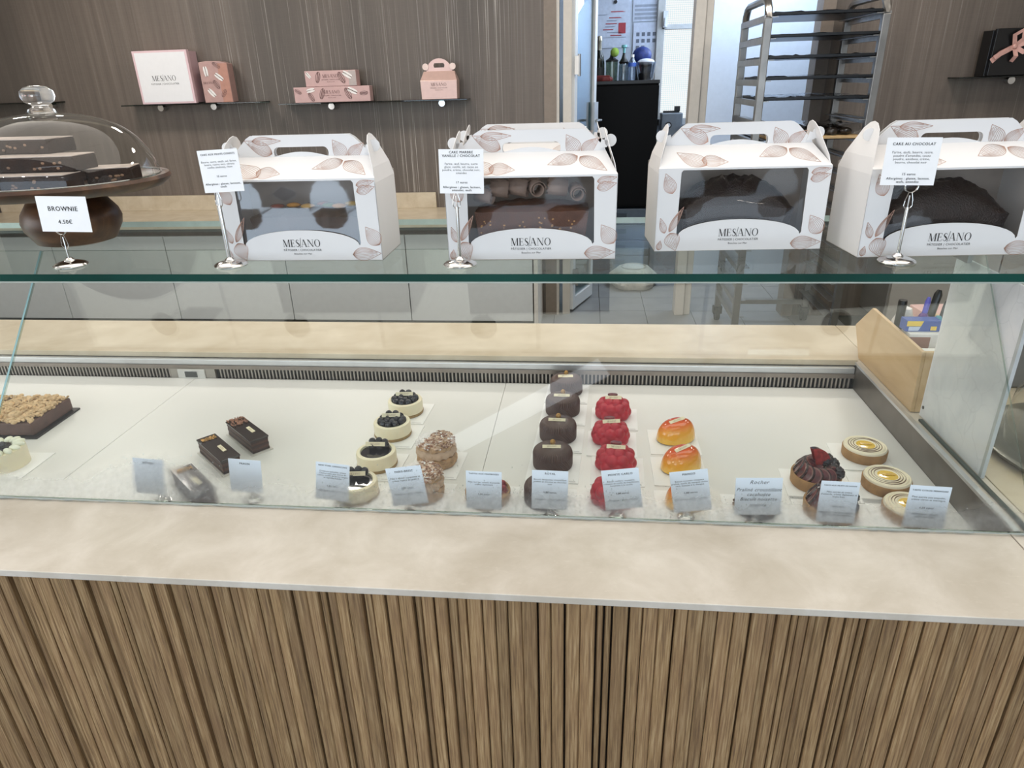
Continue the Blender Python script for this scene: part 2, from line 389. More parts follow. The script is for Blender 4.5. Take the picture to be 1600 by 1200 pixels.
# ---------------------------------------------------------------- service counter in front
ctr = thing('service_counter', 'long shop counter with beige stone tops and an oak slatted front', 'counter', (0, 0, 0))
MB().box(-2.4, .737, .938, .647, .9285, .95).build('front_ledge', STONE, ctr, bevel=.0012)
MB().box(.649, .737, .938, 2.0, .9285, .95).build('front_ledge', STONE, ctr, bevel=.0012)
MB().box(-3.4, 1.626, .935, .6955, 1.884, .95).build('rear_worktop', STONE_WARM, ctr, bevel=.0012)
MB().box(.697, .930, .935, 2.0, 1.884, .95).build('side_worktop', STONE_WARM, ctr, bevel=.0012)
MB().box(.667, .930, .935, .6955, 1.625, .9495).build('side_rim', STONE, ctr, bevel=.001)
MB().box(-2.4, .772, 0, 2.0, .80, .937).build('panel_backing', M('3a2c20', .8, var=.1), ctr)
MB().box(-3.4, 1.70, 0, 2.0, 1.86, .934).build('rear_carcass', M('d4cfc6', .6), ctr)
MB().box(-2.4, .80, 0, .66, 1.70, .80).build('carcass', M('bdb6ad', .7), ctr)
MB().box(.70, .80, 0, 2.0, 1.70, .934).build('carcass', M('bdb6ad', .7), ctr)
slat_me = {}
for wd in (80, 125, 165, 175, 205):
    w = wd/1e4; mb = MB(); e = .0016
    poly = [(-w/2, .02), (-w/2, -.001), (-w/2+e, -.003), (w/2-e, -.003), (w/2, -.001), (w/2, .02)]
    mb.prism(poly, .9365, 'xy', 0); slat_me[wd] = mb.mesh('slat', OAK)
rs = random.Random(3); x = -1.2
seq = (165, 80, 175, 165, 125, 205, 80, 165, 175, 125, 165, 80, 205, 165)
while x < 1.97:
    wd = rs.choice(seq); o = bpy.data.objects.new('slat', slat_me[wd]); COL.objects.link(o); o.parent = ctr
    dep = rs.choice((0, 0, .002, .0045)) if wd > 130 else rs.choice((.0035, .006, .008))
    o.location = (x+wd/2e4, .753+dep, 0); x += wd/1e4+rs.choice((.0006, .0012, .003))

# ---------------------------------------------------------------- refrigerated display case
case = thing('display_case', 'refrigerated glass display case with white deck and sloping front panes', 'display case', (0, 0, 0))
DECK = M('e4e3e0', .32, var=.015, nscale=6)
for x0, x1 in ((-2.4, -1.0506), (-1.0494, -.1994), (-.1986, .6612)):
    MB().box(x0, .934, .872, x1, 1.606, .882).build('deck_panel', DECK, case, bevel=.0006)
MB().box(.6615, .933, .801, .6665, 1.6115, .9445).build('side_lining', STEEL_DK, case)
MB().box(-2.4, .930, .801, .661, .933, .936).build('front_lining', STEEL_DK, case)
MB().box(.657, .930, .9445, .6665, 1.612, .9505).build('side_trim', ALU, case)
MB().box(-3.4, 1.612, .918, .661, 1.626, .934).build('rear_trim', ALU, case, bevel=.002)
# rear vent: header, slots, small display
MB().box(-3.4, 1.616, .872, .661, 1.622, .93).build('vent_back', M('0c0b0b', .8), case)
MB().box(-3.4, 1.608, .908, .661, 1.616, .9185).build('vent_header', M('8f8780', .35, .7, var=.06), case)
MB().box(-3.4, 1.608, .874, .661, 1.616, .8785).build('vent_sill', STEEL_DK, case)
bm_ = MB(); k = -2.9
while k < .655:
    if not (-1.125 < k < -.985): bm_.box(k, 1.6095, .878, k+.0039, 1.6155, .909)
    k += .0098
bm_.build('vent_grille', M('a39c94', .35, .6, var=.05), case, kind='stuff')
MB().box(-1.12, 1.607, .878, -.992, 1.616, .909).build('vent_plate', M('a19c95', .35, .6), case)
dsp = MB().box(-1.098, 1.603, .880, -1.02, 1.608, .908).build('controller', M('c9c7c2', .4), case, bevel=.002)
MB().box(-1.076, 1.6015, .886, -1.042, 1.603, .902).build('screen', M('4a4c4c', .25), dsp)
# glazing
SL = .86; G0 = (.922, .951)
def gp(x, z, off=0): return (x, G0[0]+SL*(z-G0[1])+off, z)
def fog_shader(t, clear):
    tc = t.n('ShaderNodeTexCoord'); sp = t.n('ShaderNodeSeparateXYZ'); t.l(tc.outputs['Object'], sp.inputs[0])
    x, z = sp.outputs[0], sp.outputs[2]
    h = t.math('MULTIPLY', t.math('SUBTRACT', z, .951), 1)
    nx = t.noise(t.coords((1, .0, .0)), 9, 2); n2 = t.noise(t.coords(), 30, 4, .6)
    # dry stretch without mist, towards the lower left, is controlled by position along the pane
    top = t.math('MULTIPLY_ADD', nx, .060, .004)
    gx = t.math('DIVIDE', t.math('ADD', x, .735), .10); gx = t.math('MULTIPLY', t.math('POWER', 2.718, t.math('MULTIPLY', t.math('MULTIPLY', gx, gx), -1)), .030)
    top = t.math('ADD', t.math('ADD', top, gx), t.math('MULTIPLY', t.math('SUBTRACT', n2, .5), .022))
    m = t.math('DIVIDE', t.math('SUBTRACT', top, h), .024, clamp=True)
    m = t.math('MULTIPLY', m, t.math('MULTIPLY_ADD', t.noise(t.coords(), 70, 2, .5), .6, .32), clamp=True)
    rf = t.n('ShaderNodeBsdfRefraction'); rf.inputs['IOR'].default_value = 1.1; rf.inputs['Roughness'].default_value = .48
    rf.inputs[0].default_value = (.93, .94, .94, 1)
    tl = t.n('ShaderNodeBsdfTranslucent'); tl.inputs[0].default_value = (.8, .82, .83, 1)
    df = t.n('ShaderNodeBsdfDiffuse'); df.inputs[0].default_value = (.8, .81, .82, 1)
    fg = t.mixsh(.15, rf.outputs[0], df.outputs[0])
    return t.mixsh(m, clear, fg)
CLEAR = glass_mat('clear_pane', 'fdfefd', .04, boost=1.0)
MIST = glass_mat('misted_pane', 'fdfefd', .04, boost=.6, fog=fog_shader)
EDGE = M('3f5750', .2, var=.1)
EDGE_D = M('0c3d36', .12, var=.25, nscale=4)
PEDGE = glass_mat('pane_edge', 'c5d6d0', .06)
def pane(x0, x1, zt=1.3165):
    b = MB(); T = .006
    o4 = [gp(x0, G0[1]), gp(x1, G0[1]), gp(x1, zt), gp(x0, zt)]
    i4 = [gp(x0, G0[1], T), gp(x1, G0[1], T), gp(x1, zt, T), gp(x0, zt, T)]
    b.add(o4, [(0, 1, 2, 3)], 0); b.add(i4, [(0, 3, 2, 1)], 1)
    for i in range(4):
        j = (i+1) % 4; b.add([o4[i], o4[j], i4[j], i4[i]], [(0, 1, 2, 3)], 2)
    return b.build('front_pane', [CLEAR, MIST, PEDGE], case)
fp1 = pane(-2.38, -1.0725); fp = pane(-1.069, .6805)
MB().box(-1.0725, 0, 0, -1.069, .004, .004).v
jb = MB(); jb.add([gp(-1.0727, .951, -.0003), gp(-1.0688, .951, -.0003), gp(-1.0688, 1.3165, -.0003), gp(-1.0727, 1.3165, -.0003)], [(0, 1, 2, 3)])
jb.build('pane_joint', M('8fb0b4', .2), case)
b = MB(); ep = [(.926, .951), (1.30, .951), (1.30, 1.3165), (1.2395, 1.3165)]
b.prism(ep, .006, 'yz', .673); b.build('end_pane', glass_mat('end_glass', 'fcfdfc', .03, boost=.25), case)
MB().box(.6725, .93, .9505, .6795, 1.30, .9545).build('end_pane_foot', M('3b463f', .4), case)
# seal along the foot of the front panes and drops of water
sb = MB(); rs = random.Random(5); n = 240; vs = []
path = [(-2.3+i*2.97/n, .9185+rs.uniform(-.0006, .0006), .9536) for i in range(n+1)]
sb.tube(path, [.0016+rs.uniform(-.0006, .0009) for _ in path], 6)
t = NT(bpy.data.materials.new('wet_seal')); WET = t.done(t.bsdf(lin('c9d1cd'), .08, 0, None, Transmission_Weight=.5, IOR=1.33))
sb.build('silicone_seal', WET, case)
db = MB(); rs = random.Random(11)
cl = [(-.74, .10, 900, .045), (-.66, .05, 120, .03), (-.40, .05, 160, .03), (-.275, .075, 420, .04), (-.12, .05, 220, .035), (-.04, .06, 160, .02), (.05, .06, 240, .035), (.17, .06, 200, .025), (.30, .06, 140, .025), (.44, .06, 60, .015), (.56, .06, 60, .015), (-.2, .8, 260, .02)]
for cx, sx, num, hh in cl:
    for _ in range(num):
        x = rs.gauss(cx, sx*.55); z = .953+abs(rs.gauss(0, hh*.55))
        if not -1.05 < x < .66: continue
        r = rs.choice((.0005, .0006, .0007, .0009, .0013)); c = gp(x, z, .0062)
        vv = [(-r, 0), (0, -r*1.25), (r, 0), (0, r*1.1)]
        pts = [gp(x+a, z+bz, .0062) for a, bz in vv]+[(c[0], c[1]+r*.55, c[2]-r*.5)]
        db.add(pts, [(0, 1, 4), (1, 2, 4), (2, 3, 4), (3, 0, 4)], 0, True)
db.build('condensation_drops', glass_mat('water_drop', 'e6eaea', .10, .05, boost=1.6), case, kind='stuff')
# glass top shelf
sh = MB(); X0, X1, Y0, Y1, ZA, ZB = -2.3, 1.25, 1.011, 1.466, 1.318, 1.33
sh.add([(X0, Y0, ZB), (X1, Y0, ZB), (X1, Y1, ZB), (X0, Y1, ZB)], [(0, 1, 2, 3)], 0)
sh.add([(X0, Y0, ZA), (X0, Y1, ZA), (X1, Y1, ZA), (X1, Y0, ZA)], [(0, 1, 2, 3)], 0)
sh.add([(X0, Y0, ZA), (X1, Y0, ZA), (X1, Y0, ZB), (X0, Y0, ZB)], [(0, 1, 2, 3)], 1)
sh.add([(X0, Y1, ZA), (X0, Y1, ZB), (X1, Y1, ZB), (X1, Y1, ZA)], [(0, 1, 2, 3)], 2)
sh.build('top_shelf', [glass_mat('shelf_glass', 'f4f9f7', .045, boost=.34), EDGE_D, M('c9d8d2', .2)], case)
MB().box(X0, Y0-.0006, ZA-.0022, X1, Y0+.004, ZA).build('shelf_edge_strip', M('a3aaa2', .4), case)
for x in (-1.9, .668):
    MB().box(x-.004, 1.25, 1.285, x+.004, 1.30, 1.318).build('shelf_bracket', STEEL, case)

# ---------------------------------------------------------------- back counter
bbk = thing('back_counter', 'low pale grey cabinet run with beige stone top along the brown wall', 'counter', (0, 0, 0))
MB().box(-4.4, 4.35, .745, -.31, 4.849, .79).build('worktop', STONE_WARM, bbk, bevel=.002)
MB().box(-4.4, 4.825, .79, -1.05, 4.849, .895).build('upstand', STONE_WARM, bbk, bevel=.002)
MB().box(-4.4, 4.42, .08, -.335, 4.84, .745).build('carcass', M('4d4a47', .7), bbk)
for i in range(5):
    x1 = -.345-i*.843
    MB().box(max(x1-.837, -4.4), 4.39, .10, x1, 4.415, .69).build('cabinet_door', DOORGREY, bbk, bevel=.002)
MB().box(-.335, 4.37, 0, -.308, 4.84, .745).build('end_panel', M('dcd8d2', .5), bbk)
MB().box(-4.4, 4.46, 0, -.34, 4.84, .08).build('plinth', M('6a6661', .6), bbk)
rbk = thing('side_cabinet', 'grey low cabinet standing against the wall beyond the tray rack', 'cabinet', (0, 0, 0))
MB().box(1.93, 4.45, .08, 4.2, 4.849, .74).build('carcass', M('8d8a86', .5, var=.02), rbk)
MB().box(1.93, 4.43, .74, 4.2, 4.849, .78).build('worktop', STONE_WARM, rbk)
for i in range(2):
    MB().box(1.94+i*.62, 4.43, .1, 2.55+i*.62, 4.45, .73).build('cabinet_door', M('b5b0a8', .5, var=.02), rbk, bevel=.002)

# ---------------------------------------------------------------- glass shelves on the brown wall and what stands on them
SHELFG = glass_mat('wall_shelf_glass', '93a39e', .05, boost=1.0)
def wall_shelf(x0, x1, z, brk, label):
    s = thing('glass_shelf', label, 'shelf', (0, 0, 0), group='small glass wall shelves')
    MB().box(x0, 4.70, z-.008, x1, 4.85, z).build('glass_plate', [SHELFG], s, bevel=.001)
    for bx in brk:
        MB().cyl((0, 0, 0), .021, .05, 16, mtx=Matrix.Translation((bx, 4.85, z-.026)) @ Matrix.Rotation(rad(90), 4, 'X')).box(bx-.012, 4.80, z-.014, bx+.012, 4.85, z-.008).build('clamp', CHROME, s)
wall_shelf(-3.15, -2.16, 1.515, (-2.93, -2.545), 'glass wall shelf carrying the square white gift box')
wall_shelf(-2.04, -.775, 1.498, (-1.715, -.96), 'glass wall shelf carrying two long pink boxes and a handle box')
wall_shelf(-4.4, -3.66, 1.55, (-4.2, -3.745), 'glass wall shelf partly behind the brownie dome')
wall_shelf(2.2, 3.1, 1.54, (2.547, 2.95), 'glass wall shelf carrying the black gift box')

g = thing('gift_box', 'large square white gift box with pink border standing on a wall shelf', 'box', (-2.81, 4.72, 1.516), rad(-1))
MB().box(-.193, 0, 0, .193, .03, .325).build('lid', M('e2c5ca', .5, var=.02), g, bevel=.002)
MB().box(-.178, -.0012, .012, .178, .001, .313).build('lid_face', M('eeeef0', .5, var=.01), g)
MB().box(-.186, .03, .004, .186, .13, .318).build('base', M('cbadb2', .5, var=.02), g, bevel=.002)
lb = MB(); logo_into(lb, .168, 0, .142, Matrix.Translation((0, -.0016, 0)) @ XZ)
text_into(lb, [('PÂTISSIER | CHOCOLATIER', .0155, 0, .118, 'CENTER', False)], Matrix.Translation((0, -.0016, 0)) @ XZ)
lb.build('lettering', INK, g)

def macaron_prints(mb, spots, mtx):
    """small line drawings of macarons: two rounded shells and a filling"""
    for (x, y, a, s, dark) in spots:
        m = mtx @ Matrix.Translation((x, y, 0)) @ Matrix.Rotation(a, 4, 'Z')
        el = lambda cx, cy, rx, ry: [(cx+rx*cos(2*pi*k/18), cy+ry*sin(2*pi*k/18)) for k in range(19)]
        if dark == 0:
            mb.ribbon(el(0, 0, .030*s, .013*s), .0022*s, 0, m); mb.ribbon([(-.028*s, .003*s), (.028*s, .003*s)], .004*s, 0, m); mb.ribbon([(-.026*s, -.004*s), (.024*s, -.006*s)], .003*s, 0, m)
        else:
            mb.add([(px, py, 0) for px, py in el(0, .0065*s, .031*s, .0075*s)[:-1]], [tuple(range(18))], 1, False, m)
            mb.add([(px, py, 0) for px, py in el(0, -.0065*s, .031*s, .0075*s)[:-1]], [tuple(range(18))], 1, False, m)
            mb.add([(-.028*s, -.002*s, 0), (.028*s, -.002*s, 0), (.028*s, .003*s, 0), (-.028*s, .003*s, 0)], [(0, 1, 2, 3)], 0, False, m)
MINK = M('6d4f4c', .6, var=.05); MWH = M('eee9e6', .5)
# upright pink macaron box beside the white one
g = thing('macaron_box', 'upright pink box with macaron drawings beside the square white gift box', 'box', (-2.46, 4.715, 1.516), rad(8))
b = MB(); b.prism([(-.085, 0), (.10, 0), (.10, .235), (.05, .25), (-.03, .252), (-.085, .245)], .11, 'xz', 0); b.build('body', M('b8958f', .5), g, bevel=.003)
MB().box(.036, -.0012, .002, .098, .0005, .236).build('side_panel', M('b78675', .5), g)
pb = MB(); m_ = Matrix.Translation((0, -.0018, 0)) @ XZ
macaron_prints(pb, [(-.045, .19, rad(95), 1, 1), (.03, .225, rad(-35), .9, 0), (.035, .155, rad(-40), 1, 1), (.01, .11, rad(-60), 1, 0), (-.03, .06, rad(-50), 1, 1), (.05, .055, rad(55), .9, 0)], m_)
pb.build('macaron_print', [MINK, MWH], g)
lb = MB(); logo_into(lb, .07, -.04, .115, m_, slash=False); lb.build('lettering', MINK, g)
def long_box(w, loc, rz, spots, lx, label, hh=.094):
    g = thing('macaron_box', label, 'box', loc, rz, group='pink macaron boxes')
    MB().box(-w/2, 0, 0, w/2, .075, hh).build('body', PINK, g, bevel=.002)
    MB().box(w/2-.05, -.001, .003, w/2-.001, .001, hh-.003).build('window', M('b5a9a5', .25), g) if w < .4 else None
    pb = MB(); m_ = Matrix.Translation((0, -.0018, 0)) @ XZ; macaron_prints(pb, spots, m_); pb.build('macaron_print', [MINK, MWH], g)
    lb = MB(); logo_into(lb, .105, lx, .052, m_, slash=False)
    text_into(lb, [('PÂTISSIER | CHOCOLATIER', .0095, lx, .037, 'CENTER', False), ('Beaulieu sur Mer', .007, lx, .025, 'CENTER', False)], m_); lb.build('lettering', MINK, g)
long_box(.51, (-1.67, 4.715, 1.499), rad(1), [(-.225, .068, rad(-30), .8, 0), (-.14, .074, rad(10), .9, 1), (-.14, .034, rad(-60), 1, 0), (-.065, .052, rad(70), 1.1, 0), (.11, .05, rad(-62), 1.2, 0), (.14, .066, rad(-25), 1.1, 1), (.215, .05, rad(5), .9, 0)], .0, 'lower and longer of two stacked pink macaron boxes')
long_box(.345, (-1.667, 4.717, 1.5945), rad(-1), [(-.148, .068, rad(-50), .7, 1), (-.085, .055, rad(75), 1.1, 0), (.075, .05, rad(-62), 1.2, 0), (.115, .066, rad(-30), 1.1, 1)], 0, 'upper and shorter of two stacked pink macaron boxes')

def arch(cx, cy, r, n=14, a0=0, a1=pi): return [(cx+r*cos(a0+(a1-a0)*k/n), cy+r*sin(a0+(a1-a0)*k/n)) for k in range(n+1)]
def holed(outer, inner, t, mats, name, parent, y=0, mi=0, mtx=None):
    """panel in the xz plane with an opening, thickness t"""
    bm = bmesh.new(); es = []
    for loop in (outer, inner):
        vs = [bm.verts.new((a, y, c)) for a, c in loop]
        for i in range(len(vs)): es.append(bm.edges.new((vs[i], vs[(i+1) % len(vs)])))
    bmesh.ops.triangle_fill(bm, use_beauty=True, use_dissolve=False, edges=es)
    r = bmesh.ops.extrude_face_region(bm, geom=list(bm.faces))
    bmesh.ops.translate(bm, verts=[v for v in r['geom'] if isinstance(v, bmesh.types.BMVert)], vec=(0, t, 0))
    bmesh.ops.recalc_face_normals(bm, faces=list(bm.faces))
    if mtx is not None: bm.transform(mtx)
    me = bpy.data.meshes.new(name); bm.to_mesh(me); bm.free(); me.materials.append(mats)
    o = bpy.data.objects.new(name, me); COL.objects.link(o); o.parent = parent
    return o
# small pink handle box
g = thing('handle_box', 'small shiny pink gable box with arched handle on the glass wall shelf', 'box', (-.952, 4.70, 1.499), rad(2))
SATIN = M('d6b5ab', .28, .25, var=.03)
b = MB()
fr = [(-.115, 0), (.115, 0), (.118, .09), (.105, .14)]
pts = [(-.115, 0, 0), (.115, 0, 0), (.118, -.002, .11), (-.118, -.002, .11), (-.1, .045, .165), (.1, .045, .165), (-.115, .12, 0), (.115, .12, 0), (.118, .122, .11), (-.118, .122, .11), (-.1, .075, .165), (.1, .075, .165)]
b.add(pts, [(0, 1, 2, 3), (3, 2, 5, 4), (7, 6, 9, 8), (8, 9, 10, 11), (1, 7, 8, 2), (2, 8, 11, 5), (6, 0, 3, 9), (9, 3, 4, 10), (4, 5, 11, 10), (0, 6, 7, 1)])
b.build('body', SATIN, g, bevel=.002)
holed([(-.085, .155), (.085, .155)]+arch(0, .155, .085)[1:-1], [(-.032, .186), (.032, .186), (.036, .2), (.03, .212), (-.03, .212), (-.036, .2)], .004, SATIN, 'handle', g, .058)
for sx in (-1, 1):
    MB().cyl((0, 0, 0), .02, .004, 18, mtx=Matrix.Translation((sx*.088, .056, .192)) @ Matrix.Rotation(rad(90), 4, 'X')).build('ear_tab', M('ead5cd', .4), g)
lb = MB(); m_ = Matrix.Translation((0, -.003, 0)) @ XZ; logo_into(lb, .10, 0, .078, m_, slash=False)
text_into(lb, [('PÂTISSIER | CHOCOLATIER', .0085, 0, .064, 'CENTER', False), ('Beaulieu sur Mer', .007, 0, .053, 'CENTER', False)], m_); lb.build('lettering', MINK, g)
# black gift box with bow
g = thing('gift_box', 'glossy black gift box tied with a pink satin bow', 'box', (2.55, 4.70, 1.541), rad(3))
MB().box(-.215, .02, 0, .2, .12, .245).build('base', M('0d0c0d', .3), g, bevel=.002)
MB().box(-.205, 0, .003, .2, .02, .252).build('lid', M('151415', .3), g, bevel=.002)
SAT = M('d6a79c', .3, .15, var=.12, nscale=25)
b = MB()
for pts, w in (([(-.203, .08), (-.16, .12), (-.10, .15)], .03), ([(-.09, .155), (.0, .20), (.09, .24)], .03), ([(.06, .03), (.12, .06), (.2, .09)], .028)):
    b.ribbon(pts, w, 0, Matrix.Translation((0, -.0025, 0)) @ XZ)
b.build('ribbon', SAT, g)
b = MB(); cx, cz = -.095, .155
for loop in ([(0, 0), (-.02, .06), (.02, .085), (.035, .04), (0, 0)], [(0, 0), (.06, .02), (.09, -.01), (.05, -.03), (0, 0)], [(0, 0), (-.05, -.02), (-.10, -.055)], [(0, 0), (.01, -.05), (.0, -.08)]):
    P = [(cx+a, -.012-.018*sin(pi*i/max(1, len(loop)-1)), cz+c) for i, (a, c) in enumerate(loop)]
    vs = []; fs = []
    for i, p in enumerate(P):
        d = Vector(P[min(i+1, len(P)-1)])-Vector(P[max(i-1, 0)]); d.normalize(); q = Vector((-d.z, 0, d.x))*.013
        vs += [tuple(Vector(p)+q), tuple(Vector(p)-q)]
    for i in range(len(P)-1): fs.append((2*i, 2*i+1, 2*i+3, 2*i+2))
    b.add(vs, fs, 0, True)
b.ball((cx, -.016, cz), .014, 12, 8, sc=(1, .7, 1.1)); b.build('bow', SAT, g)

# ---------------------------------------------------------------- tray rack
rk = thing('tray_rack', 'tall stainless bakery rack holding black baking trays', 'rack', (0, 0, 0))
RS = M('8f8c88', .32, .85, var=.12, nscale=9)
xl, xr, yf, yb, zt = .935, 1.525, 4.17, 4.75, 1.96
for x in (xl, xr):
    for y in (yf, yb):
        MB().box(x-.02, y-.02, .1, x+.02, y+.02, zt-.1).build('post', RS, rk, bevel=.004)
        cs = MB().cyl((0, 0, 0), .05, .03, 20, mtx=Matrix.Translation((x-.015, y, .05)) @ Matrix.Rotation(rad(90), 4, 'Y')).box(x-.03, y-.025, .05, x+.03, y+.025, .10)
        cs.build('caster', M('2b2a2a', .5), rk)
    arcp = [(x, yf, zt-.1)]+[(x, yf+.09-.09*cos(a), zt-.1+.09*sin(a)) for a in (rad(30), rad(60), rad(90))]+[(x, yb-.09+.09*sin(a), zt-.1+.09*cos(a)) for a in (0, rad(30), rad(60), rad(90))]
    MB().tube(arcp, .02, 8).build('top_bow', RS, rk)
    for i in range(17):
        z = 1.868-.103*i
        MB().box(x-.004 if x > 1 else x-.022, yf-.01, z-.028, x+.022 if x > 1 else x+.004, yb+.01, z+.004).box(x-.05 if x > 1 else x+.004, yf-.01, z-.006, x-.004 if x > 1 else x+.05, yb+.01, z-.002).build('runner', M('9c9a97', .3, .8, var=.1), rk)
MB().box(xl, yb-.015, .12, xr, yb+.015, .15).build('cross_bar', RS, rk)
TRAY = M('17181b', .3, .3, var=.2); FILM = M('b9c2cf', .16, .75, var=.4, nscale=14)
for i, z in enumerate((1.868, 1.765, 1.662, 1.559, 1.456)):
    t = thing('baking_tray', ['black baking tray on the top runner of the rack', 'black baking tray on the second runner from the top', 'black baking tray on the third runner from the top', 'black baking tray on the fourth runner, shiny film on it', 'black baking tray on the fifth runner, film and crumbs on it'][i], 'tray', (1.23, 4.46, z), 0, 'black trays in the rack')
    b = MB().box(-.272, -.30, 0, .272, .28, .003).box(-.272, -.30, 0, .272, -.297, .016).box(-.272, .277, 0, .272, .28, .016)
    b.box(-.272, -.297, 0, -.269, .277, .016).box(.269, -.297, 0, .272, .277, .016); b.build('pan', TRAY, t)
    fb = MB(); rs = random.Random(20+i); nx, ny = 12, 10
    vs = [(-.262+.524*a/nx, -.288+.558*c/ny, .008+rs.uniform(0, .014)) for c in range(ny+1) for a in range(nx+1)]
    fb.add(vs, [(c*(nx+1)+a, c*(nx+1)+a+1, (c+1)*(nx+1)+a+1, (c+1)*(nx+1)+a) for c in range(ny) for a in range(nx)], 0, True)
    fb.build('film_sheet', FILM, t)
t = thing('baking_tray', 'tray of wrapped dark cakes on a pale board low in the rack', 'tray', (1.23, 4.44, 1.2512), 0, 'black trays in the rack')
MB().box(-.272, -.30, 0, .272, .28, .006).build('pan', TRAY, t)
MB().box(-.24, -.33, .006, .262, .2, .02).build('board', M('c9a878', .5), t, bevel=.003)
t['group'] = 'black trays in the rack'
k = 0
for a in range(6):
    for c in range(3):
        b = MB().ball((0, 0, .018), .036, 12, 8, sc=(1, 1, .55)); o = b.build('wrapped_cake', M('2a2019', .3, 0, .5, var=.2))
        o.location = (1.06+a*.072, 4.19+c*.09, 1.2735); k += 1
        tag(o, ['front', 'middle', 'rear'][c]+' row cake '+['at the rack post', 'second from the rack post', 'third from the rack post', 'fourth from the rack post', 'fifth from the rack post', 'at the far end'][a]+', dark, on the low rack board', 'cake', 'dark cakes on the low rack tray')
fb = MB(); rs = random.Random(31); nx, ny = 16, 8
vs = [(-.25+.505*a/nx, -.34+.5*c/ny, .068+rs.uniform(-.008, .014)-.04*(c == 0)) for c in range(ny+1) for a in range(nx+1)]
fb.add(vs, [(c*(nx+1)+a, c*(nx+1)+a+1, (c+1)*(nx+1)+a+1, (c+1)*(nx+1)+a) for c in range(ny) for a in range(nx)], 0, True)
fb.build('film_wrap', glass_mat('cling_film', 'e9edf0', .12, .12, boost=1.3), t)

# ---------------------------------------------------------------- kitchen things seen through the door
g = thing('black_cupboard', 'tall plain black cupboard in the kitchen doorway', 'cupboard', (.29, 5.9, 0))
MB().box(-.26, 0, .602, .26, .45, 1.545).build('carcass', M('050506', .6, spec=.15), g)
MB().box(-.262, -.02, .62, .262, 0, 1.53).build('cupboard_door', M('060607', .6, spec=.15), g, bevel=.002)
MB().box(-.265, -.022, 1.545, .265, .45, 1.57).build('top_panel', M('101013', .4), g, bevel=.002)
g = thing('drawer_unit', 'grey drawer unit carrying the tall black cupboard', 'drawers', (.29, 5.89, 0))
for i in range(4):
    dr = MB().box(-.25, 0, .06+i*.133, .25, .36, .185+i*.133).build('drawer', M('59646f', .4), g, bevel=.006)
    MB().box(-.05, -.018, .115+i*.133, .05, 0, .15+i*.133).build('drawer_pull', M('3a424b', .4), dr)
MB().box(-.26, .36, 0, .26, .44, .60).build('back_frame', M('66717c', .4), g); MB().box(-.26, .02, 0, .26, .36, .055).build('plinth', M('66717c', .4), g)
g = thing('flour_sack', 'pale cloth sack slumped on the kitchen floor', 'sack', (.40, 5.62, 0))
MB().lathe([(0, 0), (.17, .005), (.2, .05), (.19, .1), (.12, .16), (0, .17)], 24, rf=lambda r, z, a: r*(1+.06*sin(5*a)+.04*sin(9*a+z*20))).build('cloth', M('c9c2b5', .8, var=.1), g)
MB().tube([(.1*cos(2*pi*i/16), .1*sin(2*pi*i/16), .162) for i in range(16)], .008, 6, closed=True).build('hem', M('b5ad9f', .8), g)
# papers on the kitchen wall
g = thing('wall_planner', 'white year planner with red and grey bars on the kitchen wall', 'poster', (.185, 6.492, 1.99))
MB().box(-.155, 0, -.165, .155, .008, .20).build('sheet', M('d3d8e4', .6), g)
b = MB(); rs = random.Random(2)
for i in range(9):
    z = .10-.022*i; x0 = rs.uniform(-.12, .0); b.add([(x0, -.002, z), (x0+rs.uniform(.05, .13), -.002, z), (x0+.09, -.002, z+.007), (x0, -.002, z+.007)], [(0, 1, 2, 3)], i % 2)
b.add([(.06, -.002, -.06), (.12, -.002, -.06), (.12, -.002, .02), (.06, -.002, .02)], [(0, 1, 2, 3)], 0)
b.add([(-.1, -.0015, -.09), (.125, -.0015, -.09), (.125, -.0015, -.086), (-.1, -.0015, -.086)], [(0, 1, 2, 3)], 1)
b.build('chart_print', [M('b8434a', .6), M('9aa0ad', .6)], g)
MB().cyl((0, 0, 0), .014, .012, 14, mtx=Matrix.Translation((.03, 0, .175)) @ Matrix.Rotation(rad(90), 4, 'X')).build('magnet', BLACK, g)
g = thing('calendar_sheet', 'white sheet with small month grids hung over the blue bag', 'poster', (.465, 6.488, 1.87))
MB().box(-.095, 0, -.17, .105, .006, .135).build('sheet', M('d6dae6', .6), g)
b = MB()
for r in range(3):
    for c in range(4):
        if r == 2 and c > 1: continue
        x, z = -.07+.045*c, .035-.05*r; b.add([(x, -.002, z), (x+.026, -.002, z), (x+.026, -.002, z+.028), (x, -.002, z+.028)], [(0, 1, 2, 3)])
b.build('month_grid', M('70747f', .6), g)
g = thing('calendar_sheet', 'grey tabled sheet pinned above the month calendar', 'poster', (.465, 6.492, 2.075))
MB().box(-.105, 0, -.06, .105, .006, .12).build('sheet', M('cfd4e0', .6), g)
b = MB()
for r in range(4): b.add([(-.09, -.002, -.045+r*.03), (.09, -.002, -.045+r*.03), (.09, -.002, -.027+r*.03), (-.09, -.002, -.027+r*.03)], [(0, 1, 2, 3)])
b.build('table_print', M('a3a8b3', .6), g)
